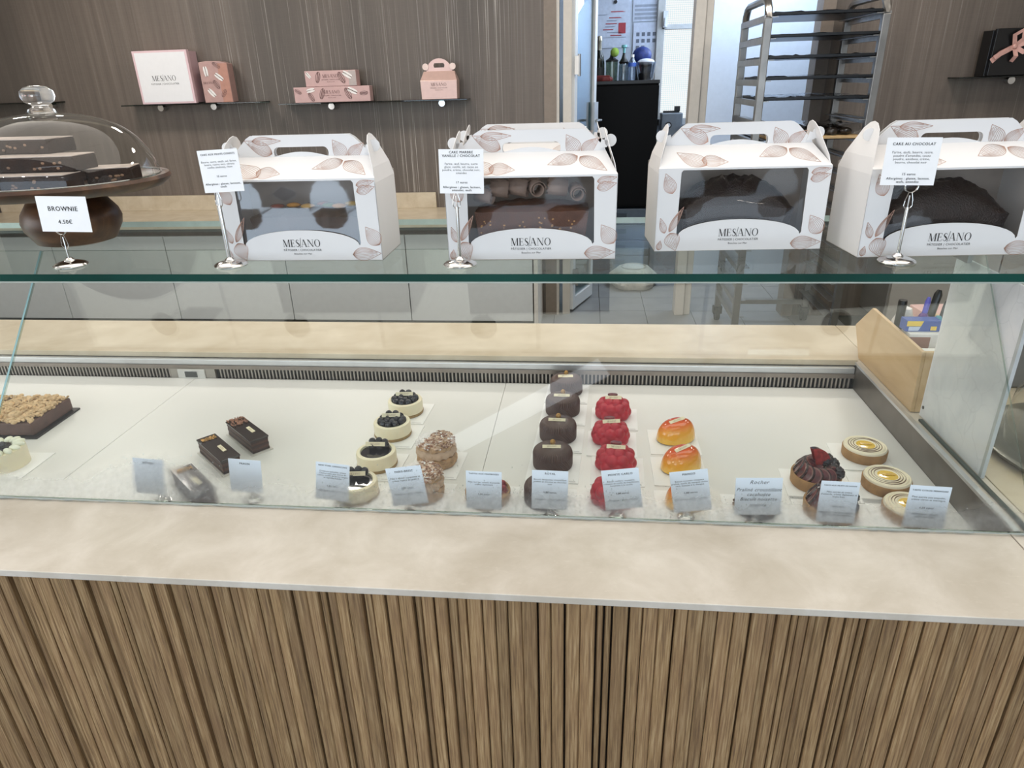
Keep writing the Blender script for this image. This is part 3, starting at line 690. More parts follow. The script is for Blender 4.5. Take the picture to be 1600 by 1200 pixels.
# bottles and tubs on the black cupboard
Zc = 1.57
def bottle(name, label, cat, x, y, prof, mat, extra=(), group=None):
    g = thing(name, label, cat, (x, y, Zc), 0, group)
    MB().lathe(prof, 20).build('body', mat, g)
    for nm, pr, mt in extra: MB().lathe(pr, 20).build(nm, mt, g)
    return g
bottle('champagne_bottle', 'dark champagne bottle with silver foil neck on the black cupboard', 'bottle', .085, 6.08, [(0, 0), (.042, 0), (.043, .13), (.036, .18), (.018, .22), (.016, .24)], M('12160f', .15),
       [('foil_neck', [(.0175, .218), (.017, .28), (.020, .285), (.022, .30), (.018, .325), (0, .33)], M('b9b3a4', .3, .6)), ('neck_label', [(.037, .172), (.03, .192)], M('d8d0b8', .5)), ('front_label', [(.0437, .04), (.0437, .10)], M('1a1a18', .5))])
bottle('jug', 'clear plastic jug with black lid and green sponge on the cupboard', 'jug', .187, 6.085, [(0, 0), (.046, 0), (.048, .14)], glass_mat('jug_plastic', 'a9b5a8', .1, .1), [('lid', [(.05, .14), (.05, .15), (.02, .17), (.012, .2), (0, .2)], BLACK)])
o = MB().ball((0, 0, 0), .034, 14, 9, sc=(1, .8, 1)).build('sponge', M('8fb04a', .8, bump=.6)); o.location = (.205, 6.04, Zc+.206); tag(o, 'round green scourer lying on the black jug lid', 'sponge')
bottle('spray_bottle', 'clear spray bottle with black shoulder and turquoise trigger', 'bottle', .279, 6.05, [(0, 0), (.036, 0), (.038, .11), (.033, .125)], glass_mat('spray_plastic', 'b3bcbd', .1, .1),
       [('shoulder', [(.034, .122), (.038, .135), (.02, .16), (.011, .19), (.011, .2), (0, .2)], BLACK), ('trigger', [(.009, .2), (.011, .235), (.022, .24), (.02, .256), (0, .258)], M('6fb0b5', .4))])
bottle('water_bottle', 'small clear water bottle with blue label and white cap', 'bottle', .345, 6.03, [(0, 0), (.032, 0), (.034, .09), (.03, .13), (.013, .16), (.012, .168)], glass_mat('water_bottle_plastic', 'c3ccd6', .1, .05), [('cap', [(.0135, .166), (.0135, .186), (0, .187)], M('e8eaee', .4)), ('wrap_label', [(.0347, .10), (.0325, .128)], M('3f62b5', .4))])
g = thing('mixing_tub', 'clear plastic tub with folded film and a dark bowl inside', 'tub', (.455, 6.05, Zc))
MB().lathe([(0, 0), (.06, 0), (.082, .13), (.079, .13), (.058, .004), (0, .004)], 24).build('tub_body', glass_mat('tub_plastic', 'c5c9cf', .14, .2), g)
MB().lathe([(0, .004), (.05, .004), (.058, .05), (.052, .05), (.045, .012), (0, .012)], 24).build('bowl', M('3a2a22', .5), g)
MB().ball((0, .01, .125), .07, 14, 8, sc=(1, .8, .45)).build('folded_film', M('d7d9de', .35), g)
g = thing('cloth_bag', 'crumpled dark blue bag behind the clear tub', 'bag', (.43, 6.2, Zc+.13))
MB().ball((0, 0, .05), .07, 18, 12, sc=(1.1, .7, .95)).build('bag_body', M('1d3070', .5, var=.3), g)
MB().cyl((0, 0, -.13), .05, .13, 16).build('stand', BLACK, g)
g = thing('cloth', 'folded dark red cloth beside the champagne bottle', 'cloth', (.115, 5.955, Zc))
MB().lathe([(0, 0), (.066, 0), (.07, .012), (.06, .03), (0, .034)], 18, rf=lambda r, z, a: r*(1+.16*cos(2*a)+.06*sin(7*a))).build('folds', M('5e1c18', .8, var=.25), g)
MB().box(-.05, -.03, .028, .055, .03, .042).build('top_fold', M('6e221c', .8, var=.2), g, bevel=.008)
g = thing('steel_scale', 'grey steel machine with round dial under the kitchen window', 'appliance', (.705, 6.22, 1.1205))
MB().box(-.09, 0, 0, .085, .16, .19).build('housing', M('6e747a', .35, .5), g, bevel=.008)
MB().cyl((0, 0, 0), .027, .012, 20, mtx=Matrix.Translation((-.03, 0, .095)) @ Matrix.Rotation(rad(90), 4, 'X')).build('dial', BLACK, g)
MB().cyl((0, 0, 0), .017, .014, 20, mtx=Matrix.Translation((-.03, 0, .095)) @ Matrix.Rotation(rad(90), 4, 'X')).build('dial_face', M('c6cace', .3), g)
MB().box(-.07, .05, .19, .06, .1, .205).box(.02, .05, .2, .065, .09, .24).build('top_lever', BLACK, g)
g = thing('kitchen_sink', 'steel kitchen sink unit with tap below the window', 'sink', (.72, 6.12, 0))
MB().box(-.15, 0, 0, .4, .37, 1.08).build('cabinet', M('8d939a', .5), g)
MB().box(-.16, -.02, 1.08, .4, .37, 1.12).build('sink_top', STEEL, g, bevel=.004)
MB().tube([(.09, .03, 1.1), (.09, .03, 1.18), (.06, -.02, 1.2), (.03, -.06, 1.17)], .016).cyl((.11, .03, 1.12), .02, .05, 12).ball((.12, .03, 1.19), .022).build('tap', CHROME, g)
# ---------------------------------------------------------------- cake boxes on the glass shelf
ZS = 1.3302
def petal(mb, x, y, ang, ln, wd, n=3, m=None, w=.00055):
    """line-drawn petal with its tip at x, y"""
    mm = (m or Matrix.Identity(4)) @ Matrix.Translation((x, y, 0)) @ Matrix.Rotation(ang, 4, 'Z')
    prof = lambda t: sin(pi*t**.75)*(1-.25*t)
    for k in range(-n, n+1):
        f = k/n
        pts = [(ln*t, f*wd/2*prof(t)+.04*ln*sin(3*t)*(1-abs(f))) for t in [i/14 for i in range(15)]]
        if abs(f) < 1: pts = pts[:13] if k % 2 else pts[:11]
        mb.ribbon(pts, w*(1.35 if abs(k) == n else 1), 0, mm)
def rrect(x0, y0, x1, y1, r, n=5):
    o = []
    for cx, cy, a0 in ((x1-r, y1-r, 0), (x0+r, y1-r, pi/2), (x0+r, y0+r, pi), (x1-r, y0+r, 1.5*pi)):
        o += [(cx+r*cos(a0+pi/2*k/n), cy+r*sin(a0+pi/2*k/n)) for k in range(n+1)]
    return o
FILMW = glass_mat('window_film', 'faf8f6', .035, .04, boost=.7)
Wb, Db = .272, .125
def make_cake_box(loc, rz, label, film_seed=1):
    g = thing('cake_box', label, 'cake box', loc, rz, 'windowed cake boxes on the glass shelf')
    h = Wb/2; win = []
    # window outline: straight top and sides, arched foot
    win = [(-.100, .126), (-.097, .130), (.097, .130), (.100, .126), (.1015, .028), (.099, .025)]
    win += [(.099*cos(a)*1.0, .025+.026*sin(a)) for a in [pi*k/16 for k in range(1, 16)]]+[(-.099, .025), (-.1015, .028)]
    holed([(-h, 0), (h, 0), (h, .133), (-h, .133)], win, .0012, CARTON, 'front_panel', g)
    fm = MB(); rs = random.Random(film_seed); nx, nz = 10, 10
    vs = [(-.105+.21*a/nx, .0016+.0012*sin(a*.9+film_seed)*sin(c*.8)+.002*sin(pi*c/nz), .022+.11*c/nz) for c in range(nz+1) for a in range(nx+1)]
    fm.add(vs, [(c*(nx+1)+a, c*(nx+1)+a+1, (c+1)*(nx+1)+a+1, (c+1)*(nx+1)+a) for c in range(nz) for a in range(nx)], 0, True)
    fm.build('window_film', FILMW, g)
    T = .0008
    b = MB(); b.add([(-h, 0, .133), (h, 0, .133), (.119, .054, .163), (-.119, .054, .163), (-h, T, .132), (h, T, .132), (.119, .054, .162), (-.119, .054, .162)], [(0, 1, 2, 3), (7, 6, 5, 4), (0, 4, 5, 1), (1, 5, 6, 2), (3, 2, 6, 7), (0, 3, 7, 4)])
    b.add([(-h, Db, .133), (h, Db, .133), (.119, .066, .163), (-.119, .066, .163)], [(3, 2, 1, 0)])
    b.add([(-.047, .053, .1625)]+[(-.047+.094*k/10, .0535, .163+.0075*sin(pi*k/10)) for k in range(11)]+[(.047, .053, .1625)], [tuple(range(13))])
    b.build('roof_panel', CARTON, g)
    MB().box(-h, Db-.001, 0, h, Db, .133).box(-h, 0, 0, h, Db, .001).build('back_panel', M('b3a89e', .7), g)  # shade inside the box is put into this grey-brown colour
    hp = [(-.121, .158), (.121, .158), (.117, .168), (.092, .192), (.084, .1965), (-.084, .1965), (-.092, .192), (-.117, .168)]
    for y, nm in ((.0545, 'handle_panel'), (.0640, 'handle_panel')):
        holed(hp, rrect(-.047, .1595, .047, .178, .0085), .001, CARTON, nm, g, y)
    for sx in (-1, 1):
        b = MB(); x = sx*h
        b.add([(x, 0, 0), (x, Db, 0), (x, Db, .125), (x, .0, .125), (x-sx*.004, .010, .148), (x-sx*.012, .026, .172), (x-sx*.016, .036, .186), (x-sx*.0185, .050, .1945), (x-sx*.019, .0625, .197), (x-sx*.0185, .075, .1945), (x-sx*.016, .089, .186), (x-sx*.012, .099, .172), (x-sx*.004, Db-.010, .148)],
              [(0, 1, 2, 3), (3, 2, 12, 4), (4, 12, 11, 5), (5, 11, 10, 9, 8, 7, 6)])
        o = b.build('side_panel', CARTON, g); sm = o.modifiers.new('thick', 'SOLIDIFY'); sm.thickness = .001
        e = MB(); e.cyl((0, 0, 0), .0095, .0012, 20, mtx=Matrix.Translation((sx*.126, .0542, .178)) @ Matrix.Rotation(rad(90), 4, 'X'))
        e.prism([(sx*.108, .166), (sx*.121, .168), (sx*.122, .178), (sx*.112, .18)], .0012, 'xz', .053); e.build('lock_tab', CARTON, g)
    # line-drawn flowers
    pb = MB(); m0 = Matrix.Translation((0, -.0004, 0)) @ XZ
    petal(pb, .086, .010, rad(2), .049, .024, 5, m0); petal(pb, .133, .026, rad(125), .036, .028, 5, m0)
    petal(pb, -.114, .032, rad(62), .046, .012, 4, m0); petal(pb, -.112, .030, rad(-70), .031, .028, 5, m0); petal(pb, -.121, .030, rad(108), .026, .012, 3, m0)
    petal(pb, -.130, .002, rad(80), .016, .010, 3, m0); petal(pb, .1045, .112, rad(14), .031, .016, 4, m0); petal(pb, .1045, .122, rad(12), .031, .012, 3, m0)
    petal(pb, -.112, .094, rad(112), .034, .022, 5, m0)
    sl = math.atan2(.030, .054); mr = Matrix.Translation((0, -.0003, .1333)) @ Matrix.Rotation(sl, 4, 'X')
    petal(pb, .074, .048, rad(-155), .052, .032, 5, mr); petal(pb, .078, .046, rad(-42), .056, .030, 5, mr); petal(pb, -.060, .006, rad(140), .056, .036, 5, mr); petal(pb, -.066, .020, rad(-8), .042, .034, 5, mr)
    mh = Matrix.Translation((0, .0541, 0)) @ XZ
    petal(pb, .074, .159, rad(122), .034, .026, 5, mh); petal(pb, .080, .160, rad(38), .036, .020, 5, mh)
    petal(pb, -.050, .168, rad(155), .050, .024, 5, mh); petal(pb, -.082, .188, rad(0), .050, .014, 3, mh)
    pb.build('petal_print', ROSEGOLD, g)
    lb = MB(); ml = Matrix.Translation((0, -.0006, 0)) @ XZ
    logo_into(lb, .064, 0, .0235, ml)
    text_into(lb, [('PÂTISSIER | CHOCOLATIER', .0051, 0, .0165, 'CENTER', False), ('Beaulieu sur Mer', .0042, 0, .0105, 'CENTER', False)], ml)
    lb.build('lettering', INK, g)
    return g
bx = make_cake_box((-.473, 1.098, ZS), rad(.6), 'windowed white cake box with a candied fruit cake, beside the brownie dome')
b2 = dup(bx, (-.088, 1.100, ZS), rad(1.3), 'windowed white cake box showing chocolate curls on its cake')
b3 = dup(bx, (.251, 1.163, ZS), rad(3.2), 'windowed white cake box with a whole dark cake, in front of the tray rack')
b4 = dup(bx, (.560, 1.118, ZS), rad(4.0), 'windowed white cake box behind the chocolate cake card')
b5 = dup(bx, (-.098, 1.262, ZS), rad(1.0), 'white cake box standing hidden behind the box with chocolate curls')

for o in bx.children:
    if o.name.startswith('window_film'):
        o.data = o.data.copy(); o.data.materials[0] = glass_mat('glossy_window_film', 'f0f0f2', .05, .05, boost=2.4)
CHOC = M('3a241b', .45, var=.25, nscale=60, bump=.5)
DARK = M('1f1310', .35, 0, .3, var=.3, nscale=70, bump=.8)
MILK = M('5a3a2b', .5, var=.2, nscale=80, bump=.4)
def loaf(w, d, h, dome, mat, name, parent, seed, rough=.004, notch=0):
    rs = random.Random(seed); nx, ny = 34, 16; vs = []; fs = []
    ph = [rs.uniform(0, 6) for _ in range(8)]
    def top(u, v):
        k = (1-abs(u)**2.4)*(1-abs(v)**2.2)
        z = h+dome*k**.8+rough*(sin(9*u+ph[0])*sin(7*v+ph[1])+.6*sin(23*u+ph[2]+5*v)*sin(17*v+ph[3])+rs.uniform(-.5, .5))*(.3+.7*k)
        if notch: z -= notch*math.exp(-(v*3)**2)*(1-abs(u)**3)*abs(sin(3*u+ph[4]))
        return z
    for j in range(ny+1):
        for i in range(nx+1):
            u, v = -1+2*i/nx, -1+2*j/ny; vs.append((u*w/2, v*d/2, top(u, v)))
    fs += [(j*(nx+1)+i, j*(nx+1)+i+1, (j+1)*(nx+1)+i+1, (j+1)*(nx+1)+i) for j in range(ny) for i in range(nx)]
    edge = [j for j in range(nx+1)]+[(j+1)*(nx+1)-1 for j in range(1, ny+1)]+[ny*(nx+1)+i for i in range(nx-1, -1, -1)]+[j*(nx+1) for j in range(ny-1, 0, -1)]
    n0 = len(vs); n = len(edge)
    for e in edge: x, y, z = vs[e]; vs.append((x*.90, y*.86, 0))
    for k in range(n): fs.append((edge[k], n0+k, n0+(k+1) % n, edge[(k+1) % n]))
    fs.append(tuple(n0+k for k in range(n)))
    mb = MB(); mb.add(vs, fs, 0, True); return mb.build(name, mat, parent)
def in_box(boxo, name, label):
    g = thing(name, label, 'cake', boxo.location+Matrix.Rotation(boxo.rotation_euler.z, 3, 'Z') @ Vector((0, .062, .0015)), boxo.rotation_euler.z, 'cakes inside the boxes'); return g
g = in_box(bx, 'fruit_cake', 'dark loaf with candied fruit on top, inside the box by the dome')
loaf(.19, .075, .066, .014, CHOC, 'crumb', g, 3)
for i, (c, x, y) in enumerate((('c98a2e', -.03, .0), ('7b2a1c', -.055, -.01), ('d0a04a', .0, -.012), ('4f6b2c', .035, -.005), ('c98a2e', .055, -.012), ('8f3a1f', .02, .01), ('d6b25c', .07, .008))):
    o = MB().ball((0, 0, 0), .010, 12, 8, sc=(1.3, 1, .45)).build('candied_fruit', M(c, .15, 0, .6, var=.2), g); o.location = (x, y, .081)
g = in_box(b2, 'chocolate_cake', 'milk chocolate coated cake with chopped nuts and big curls, boxed')
loaf(.186, .08, .072, .012, MILK, 'crumb', g, 5, .0025)
MB().lathe([(.0, 0), (.001, 0)], 4).v
CURL = M('8d786c', .55, var=.12, nscale=40)
def curl(x, z, r, rz, ln):
    pts = []; b = MB(); n = 40; vs = []; fs = []
    for i in range(n+1):
        a = 2*pi*1.6*i/n; rr = r*(1-.45*i/n)
        for k in (0, 1):
            jag = .002*sin(i*2.3) if k else 0
            vs.append((rr*cos(a), -ln/2+ln*k+jag, rr*sin(a)))
    for i in range(n): fs.append((2*i, 2*i+1, 2*i+3, 2*i+2))
    b.add(vs, fs, 0, True); o = b.build('chocolate_curl', CURL, g); o.location = (x, -.012, z); o.rotation_euler = (rad(8), 0, rz)
    s = o.modifiers.new('thick', 'SOLIDIFY'); s.thickness = .0012
for x, z, r, rz, ln in ((-.078, .094, .014, rad(70), .03), (-.052, .105, .0165, rad(85), .03), (-.022, .106, .0155, rad(75), .034), (.006, .106, .0145, rad(20), .03), (.042, .106, .0165, rad(95), .032), (.073, .098, .0135, rad(10), .03)): curl(x, z, r, rz, ln)
rs = random.Random(9); nb = MB()
for _ in range(46): nb.cbox((rs.uniform(-.085, .085), -.0375+rs.uniform(-.001, .001), rs.uniform(.03, .07)), (.003, .0025, .0022), 0, rs.uniform(0, 3))
nb.build('chopped_nuts', M('b98d5a', .6, var=.2), g, kind='stuff')
g = in_box(b3, 'chocolate_cake', 'near black chocolate loaf with crackled peak, boxed before the rack')
loaf(.186, .08, .062, .048, DARK, 'crumb', g, 8, .004)
g = in_box(b4, 'chocolate_cake', 'near black chocolate loaf boxed behind the chocolate cake card')
loaf(.19, .08, .058, .050, DARK, 'crumb', g, 13, .003)

# ---------------------------------------------------------------- price cards and their holders
CARD_DAYLIT = M('e8effa', .55, var=.015)  # same card paper with the cool daylight put into its colour
def card(w, h, loc, roll, label, lines, lean=rad(4), rz=0, hand=False):
    """lines relative to the top centre of the card: (text, size, dy, bold)"""
    g = thing('price_card', label, 'card', loc, rz, None); g.rotation_euler = (-lean, roll, rz)
    MB().box(-w/2, 0, -h, w/2, .0006, 0).build('paper', CARD if loc[2] > 1.2 else CARD_DAYLIT, g)
    lb = MB(); text_into(lb, [(s, z, 0, -dy, 'CENTER', bo) for s, z, dy, bo in lines], Matrix.Translation((0, -.0003, 0)) @ XZ, 0, .35 if hand else 0)
    lb.build('lettering', M('4f5256', .7) if hand else INK, g); return g
def holder(loc, ztop, label, r=.026, rz=0, ring=.0092):
    g = thing('card_holder', label, 'card holder', loc, rz, None)
    MB().lathe([(r, 0), (r, .0022), (r*.93, .0045), (r*.62, .0072), (r*.34, .0085), (r*.30, .011), (.0055, .0125), (.0045, .0138), (0, .014)], 30).build('base', CHROME, g)
    b = MB().lathe([(r*1.005, .0008), (r*1.03, .0016), (r*1.005, .0026)], 40, rf=lambda q, z, a: q*(1+.012*cos(40*a))); b.build('beaded_rim', CHROME, g)
    st = max(.014, ztop-.030)
    MB().tube([(0, 0, .012), (0, 0, st)], .0026 if ztop > .07 else .0016, 10).build('stem', CHROME, g)
    lp = [(0, 0, st-.003), (-.006, 0, st+.004), (-.0075, 0, st-.004) if False else (-.007, 0, st+.001), (-.004, 0, st+.012), (0, -.001, st+.021)]
    zc = ztop; b = MB()
    b.tube([(ring*cos(2*pi*k/26), -.0012, zc+ring*sin(2*pi*k/26)) for k in range(26)], .0007, 6, closed=True)
    b.tube([(ring*cos(2*pi*k/26), .0012, zc+ring*sin(2*pi*k/26)) for k in range(26)], .0007, 6, closed=True)
    lo = zc-ring; b.tube([(-.002, 0, lo+.001), (-.0055, 0, lo-.012), (-.0058, 0, lo-.019), (-.002, 0, lo-.0245), (.002, 0, lo-.0245), (.0058, 0, lo-.019), (.0055, 0, lo-.012), (.002, 0, lo+.001)], .0007, 6)
    b.tube([(0, 0, st-.002), (0, 0, lo-.004)], .0011, 6); b.build('clip', CHROME, g); return g
holder((-.877, 1.068, ZS), .062, 'short chrome card stand holding the brownie card')
card(.0875, .0565, (-.8465, 1.050, 1.4483), rad(1.2), 'small landscape white price card for brownies', [('BROWNIE', .0105, .023, True), ('4.50€', .0092, .0435, True)])
holder((-.5875, 1.067, ZS), .128, 'tall chrome card stand beside the candied fruit cake box')
card(.0665, .064, (-.5745, 1.067, 1.5135), rad(-8)*.0+rad(-2.5), 'white card listing a candied fruit cake', [('CAKE AUX FRUITS CONFITS', .0040, .008, True), ('Beurre, sucre, oeufs, sel, farine,\nlevure, raisins secs, citrons\nconfits (melons), rhum', .0042, .019, False), ('15 euros', .0042, .041, True), ('Allergènes : gluten, lactoses,\noeufs', .0044, .0525, True)])
holder((-.200, 1.067, ZS), .122, 'tall chrome card stand before the chocolate curl cake box')
card(.0685, .0645, (-.189, 1.067, 1.507), rad(1), 'white card listing a vanilla and chocolate marble cake', [('CAKE MARBRE\nVANILLE / CHOCOLAT', .0051, .006, True), ('Farine, œuf, beurre, sucre\nglace, vanille, sel, cacao en\npoudre, crème, chocolat noir,\namandes', .0044, .0225, False), ('17 euros', .0044, .0495, True), ('Allergènes : gluten, lactose,\namandes, œufs', .0045, .0565, True)])
holder((.4725, 1.081, ZS), .112, 'tall chrome card stand before the box farthest along the shelf')
card(.0745, .0655, (.464, 1.081, 1.5095), rad(1.0), 'white card listing a chocolate cake', [('CAKE AU CHOCOLAT', .0053, .0105, True), ('Farine, œufs, beurre, sucre,\npoudre d\'amandes, cacao\npoudre, amidons, crème,\nbeurre, chocolat noir', .0046, .0215, False), ('15 euros', .0046, .0515, True), ('Allergènes : gluten, lactose,\nœufs, amandes', .0046, .0575, True)])

# ---------------------------------------------------------------- brownies under the dome
WOOD = None
def wood(name, a, b_, c, sc):
    t = NT(bpy.data.materials.new(name)); v = t.coords(sc); n1 = t.noise(v, 22, 5, .6, .6)
    return t.done(t.bsdf(t.ramp(n1, [(.3, a), (.5, b_), (.72, c)]), .38, 0, t.bump(n1, .1, .001)))
WALNUT = wood('walnut', '2d1c12', '4a2f1e', '6b4a30', (.25, 1, 1))
CX, CY = -1.004, 1.262
g = thing('cake_stand', 'dark wooden cake stand with round foot, carrying brownies', 'cake stand', (CX, CY, ZS))
MB().lathe([(.055, 0), (.07, .004), (.085, .03), (.088, .045), (.084, .06), (.07, .08), (.05, .092), (.05, .096)], 40).build('foot', WALNUT, g)
MB().lathe([(0, .094), (.11, .094), (.176, .100), (.190, .110), (.193, .116), (.190, .122), (.186, .120), (.178, .113), (0, .112)], 64).build('plate', WALNUT, g)
BT = M('b3a49c', .8, var=.12, nscale=50); BB = M('2c1c15', .8, var=.35, nscale=55, bump=.8, spec=.25)  # BT: crust paled to carry the light caught by the brownie tops
def brownie(x, y, z, w, d, h, rz, label):
    t = thing('brownie', label, 'brownie', (CX+x, CY+y, ZS+z), rz, 'brownies under the dome')
    rs = random.Random(int(1e4*(x+y+z))); nx = 12
    b = MB(); b.box(-w/2, -d/2, 0, w/2, d/2, h); o = b.build('crumb', BB, t, bevel=.003)
    MB().box(-w/2+.001, -d/2+.001, h, w/2-.001, d/2-.001, h+.002).build('lit_crust', BT, t, bevel=.001)
    nb = MB()
    for _ in range(7): nb.ball((rs.uniform(-w/2+.01, w/2-.01), -d/2+.0006, rs.uniform(.006, h-.006)), .0034, 8, 6, sc=(1.2, .35, .8))
    nb.build('nut_pieces', M('7d5e46', .5, var=.3), t, kind='stuff')
P0 = .1135
brownie(-.062, -.095, P0, .10, .055, .0255, rad(-3), 'brownie at the front of the plate, by the foot card')
brownie(.04, -.098, P0, .115, .06, .0255, rad(7), 'brownie lying at the front rim of the plate, walnut pieces in its side')
brownie(.112, .0, P0, .078, .07, .0265, rad(18), 'brownie by the far rim of the plate, alone beside the stack')
brownie(-.05, .03, P0, .15, .10, .0255, rad(4), 'lowest brownie at the back of the pile')
brownie(.01, -.05, P0+.0278, .165, .075, .0255, rad(5), 'brownie of the middle layer with nuts showing')
brownie(-.075, .03, P0+.0278, .10, .065, .0255, rad(-4), 'brownie hidden in the middle layer, under the topmost one')
brownie(-.055, .0, P0+.0556, .155, .075, .0245, rad(-1), 'topmost brownie of the pile')
g = thing('glass_dome', 'clear glass dome with ball knob covering the brownies', 'glass dome', (CX, CY, ZS))
DG = glass_mat('dome_glass', 'f9fbfa', .045, boost=.95)
out = [(.1755, .1205), (.175, .133), (.170, .152), (.158, .176), (.139, .199), (.114, .217), (.083, .229), (.05, .236), (.02, .238)]
MB().lathe(out, 64).v
b = MB(); n = len(out); seg = 64
vs = [(r*cos(2*pi*k/seg), r*sin(2*pi*k/seg), z) for r, z in out for k in range(seg)]
b.add(vs, [(i*seg+k, i*seg+(k+1) % seg, (i+1)*seg+(k+1) % seg, (i+1)*seg+k) for i in range(n-1) for k in range(seg)], 0, True)
dm = b.build('bell', DG, g); s = dm.modifiers.new('sub', 'SUBSURF'); s.levels = s.render_levels = 1
MB().tube([(.1755*cos(2*pi*k/64), .1755*sin(2*pi*k/64), .1215) for k in range(64)], .0016, 6, closed=True).build('rim', glass_mat('rim_glass', 'cfd8d5', .2), g)
t = NT(bpy.data.materials.new('solid_glass')); KG = t.done(t.bsdf((1, 1, 1, 1), .02, 0, None, Transmission_Weight=1.0, IOR=1.45))
MB().lathe([(0, .2365), (.026, .238), (.022, .244), (.013, .249), (.015, .252), (.024, .257), (.0285, .266), (.027, .275), (.019, .282), (.008, .2845), (0, .285)], 32).build('knob', KG, g)

# ---------------------------------------------------------------- pastries on the deck
ZD = .8822
GOLD = M('b48a4a', .35, .6, var=.3, nscale=90)
PLQ = M('eadfbf', .5, var=.02)
def plaque(parent, loc, rot, w=.036, h=.0075, pm=None):
    o = MB().box(-w/2, -.0006, 0, w/2, .0006, h).build('name_plaque', pm or PLQ, parent, loc, rot)
    lb = MB(); logo_into(lb, w*.5, 0, h*.28, Matrix.Translation((0, -.0009, 0)) @ XZ, slash=False); lb.build('lettering', M('7a5a3a', .6), o)
    return o
BOARDM = M('f6f6f6', .5, var=.015)
bd = MB().box(-.052, -.054, 0, .052, .054, .0014).mesh('paper', BOARDM)
tb = MB(); text_into(tb, [('MESIANO PÂTISSIER', .0048, .0, 0, 'CENTER', False)], Matrix.Translation((.024, -.0505, .0017))); tb = tb.mesh('lettering', M('8f8f92', .6))
def board(x, y, rz, label, s=1.0):
    g = thing('cake_card', label, 'cake board', (x, y, ZD), rz, 'white cards under the pastries'); g.scale = (s, s, 1)
    for nm, me in (('paper', bd), ('lettering', tb)):
        o = bpy.data.objects.new(nm, me); COL.objects.link(o); o.parent = g
ZP = ZD+.0015
ordn = ('rear', 'second from the vent', 'third from the vent', 'front')
# --- cheesecakes
CREAM = M('efe6c9', .45, 0, .15, var=.02, sss=.15); BISC = M('a58a5c', .8, var=.2, nscale=120, bump=.6)
BERRY = M('161722', .25, 0, .3, var=.4, nscale=60); JELLY = M('0e0c12', .06, 0, .6)
berry = MB().lathe([(a*1.18, b*1.18) for a, b in [(0, -.0066), (.004, -.0055), (.0064, -.001), (.006, .003), (.0042, .0052), (.0032, .0058), (.0024, .0048), (0, .0044)]], 16).mesh('blueberry', BERRY)
def cheesecake(x, y, rz, label, seed, bare=0):
    g = thing('blueberry_cheesecake', label, 'cheesecake', (x, y, ZP), rz, 'small blueberry cheesecakes')
    MB().lathe([(0, 0), (.0405, 0), (.0415, .003), (.0412, .0065), (.030, .0068), (0, .0068)], 48).build('biscuit_base', BISC, g)
    MB().lathe([(0, .0068), (.0405, .0068), (.0408, .029), (.0395, .0325), (.037, .0338), (.0325, .0335), (.0312, .031), (.031, .026), (0, .026)], 56).build('cream_body', CREAM, g)
    MB().lathe([(0, .0265), (.031, .0265), (.0312, .029), (.0305, .0298), (0, .0302)], 40).build('berry_jelly', JELLY, g)
    rs = random.Random(seed); spots = []
    ring = [(.0245*cos(2*pi*k/10+.2), .0245*sin(2*pi*k/10+.2), .0355) for k in range(10)]+[(.0125*cos(2*pi*k/5), .0125*sin(2*pi*k/5), .036) for k in range(5)]
    for (a, b_, z) in ring:
        if bare and (b_ < .006 or rs.random() < .1): continue
        spots.append((a+rs.uniform(-.001, .001), b_+rs.uniform(-.001, .001), z))
    spots += [(.006, .017, .0425), (-.01, .02, .041)] if not bare else [(-.014, .022, .041), (.0, .024, .042), (.013, .021, .041)]
    for p in spots:
        o = bpy.data.objects.new('blueberry', berry); COL.objects.link(o); o.parent = g; o.location = p; o.rotation_euler = (rs.uniform(-.9, .9), rs.uniform(-.9, .9), 0)
    plaque(g, (-.002, .004, .0405), (rad(-28), rad(-2), 0), .041, .0085)
ycc = (1.425, 1.313, 1.181, 1.066)
for i, y in enumerate(ycc):
    board(-.414+(.0, .0, -.004, -.008)[i], y-.006, rad(-3), 'white card under the '+ordn[i]+' blueberry cheesecake')
    cheesecake(-.419-(0, .002, .0, .006)[i], y, rad((2, 4, -2, 3)[i]), ordn[i]+' blueberry cheesecake of its column'+(', half glazed' if i == 2 else ''), 40+i, i >= 2)
board(-1.195, 1.135, rad(2), 'white card under the cream charlotte by the crumble slab')
g = thing('cream_charlotte', 'tall cream coloured round cake with piped top beside the crumble slab', 'cake', (-1.215, 1.135, ZP))
MB().lathe([(0, 0), (.045, 0), (.0455, .034), (.044, .04), (0, .04)], 48).build('body', CREAM, g)
b = MB()
for k in range(14): b.ball((.034*cos(2*pi*k/14), .034*sin(2*pi*k/14), .0425), .0085, 10, 8, sc=(1.5, .8, .7), rot=Matrix.Rotation(2*pi*k/14, 4, 'Z'))
b.build('piped_cream', M('eef0dc', .5), g, kind='stuff')
MB().lathe([(0, .04), (.022, .04), (.02, .044), (0, .045)], 24).build('jelly_centre', JELLY, g)
o = bpy.data.objects.new('blueberry', berry); COL.objects.link(o); o.parent = g; o.location = (.012, -.004, .05)
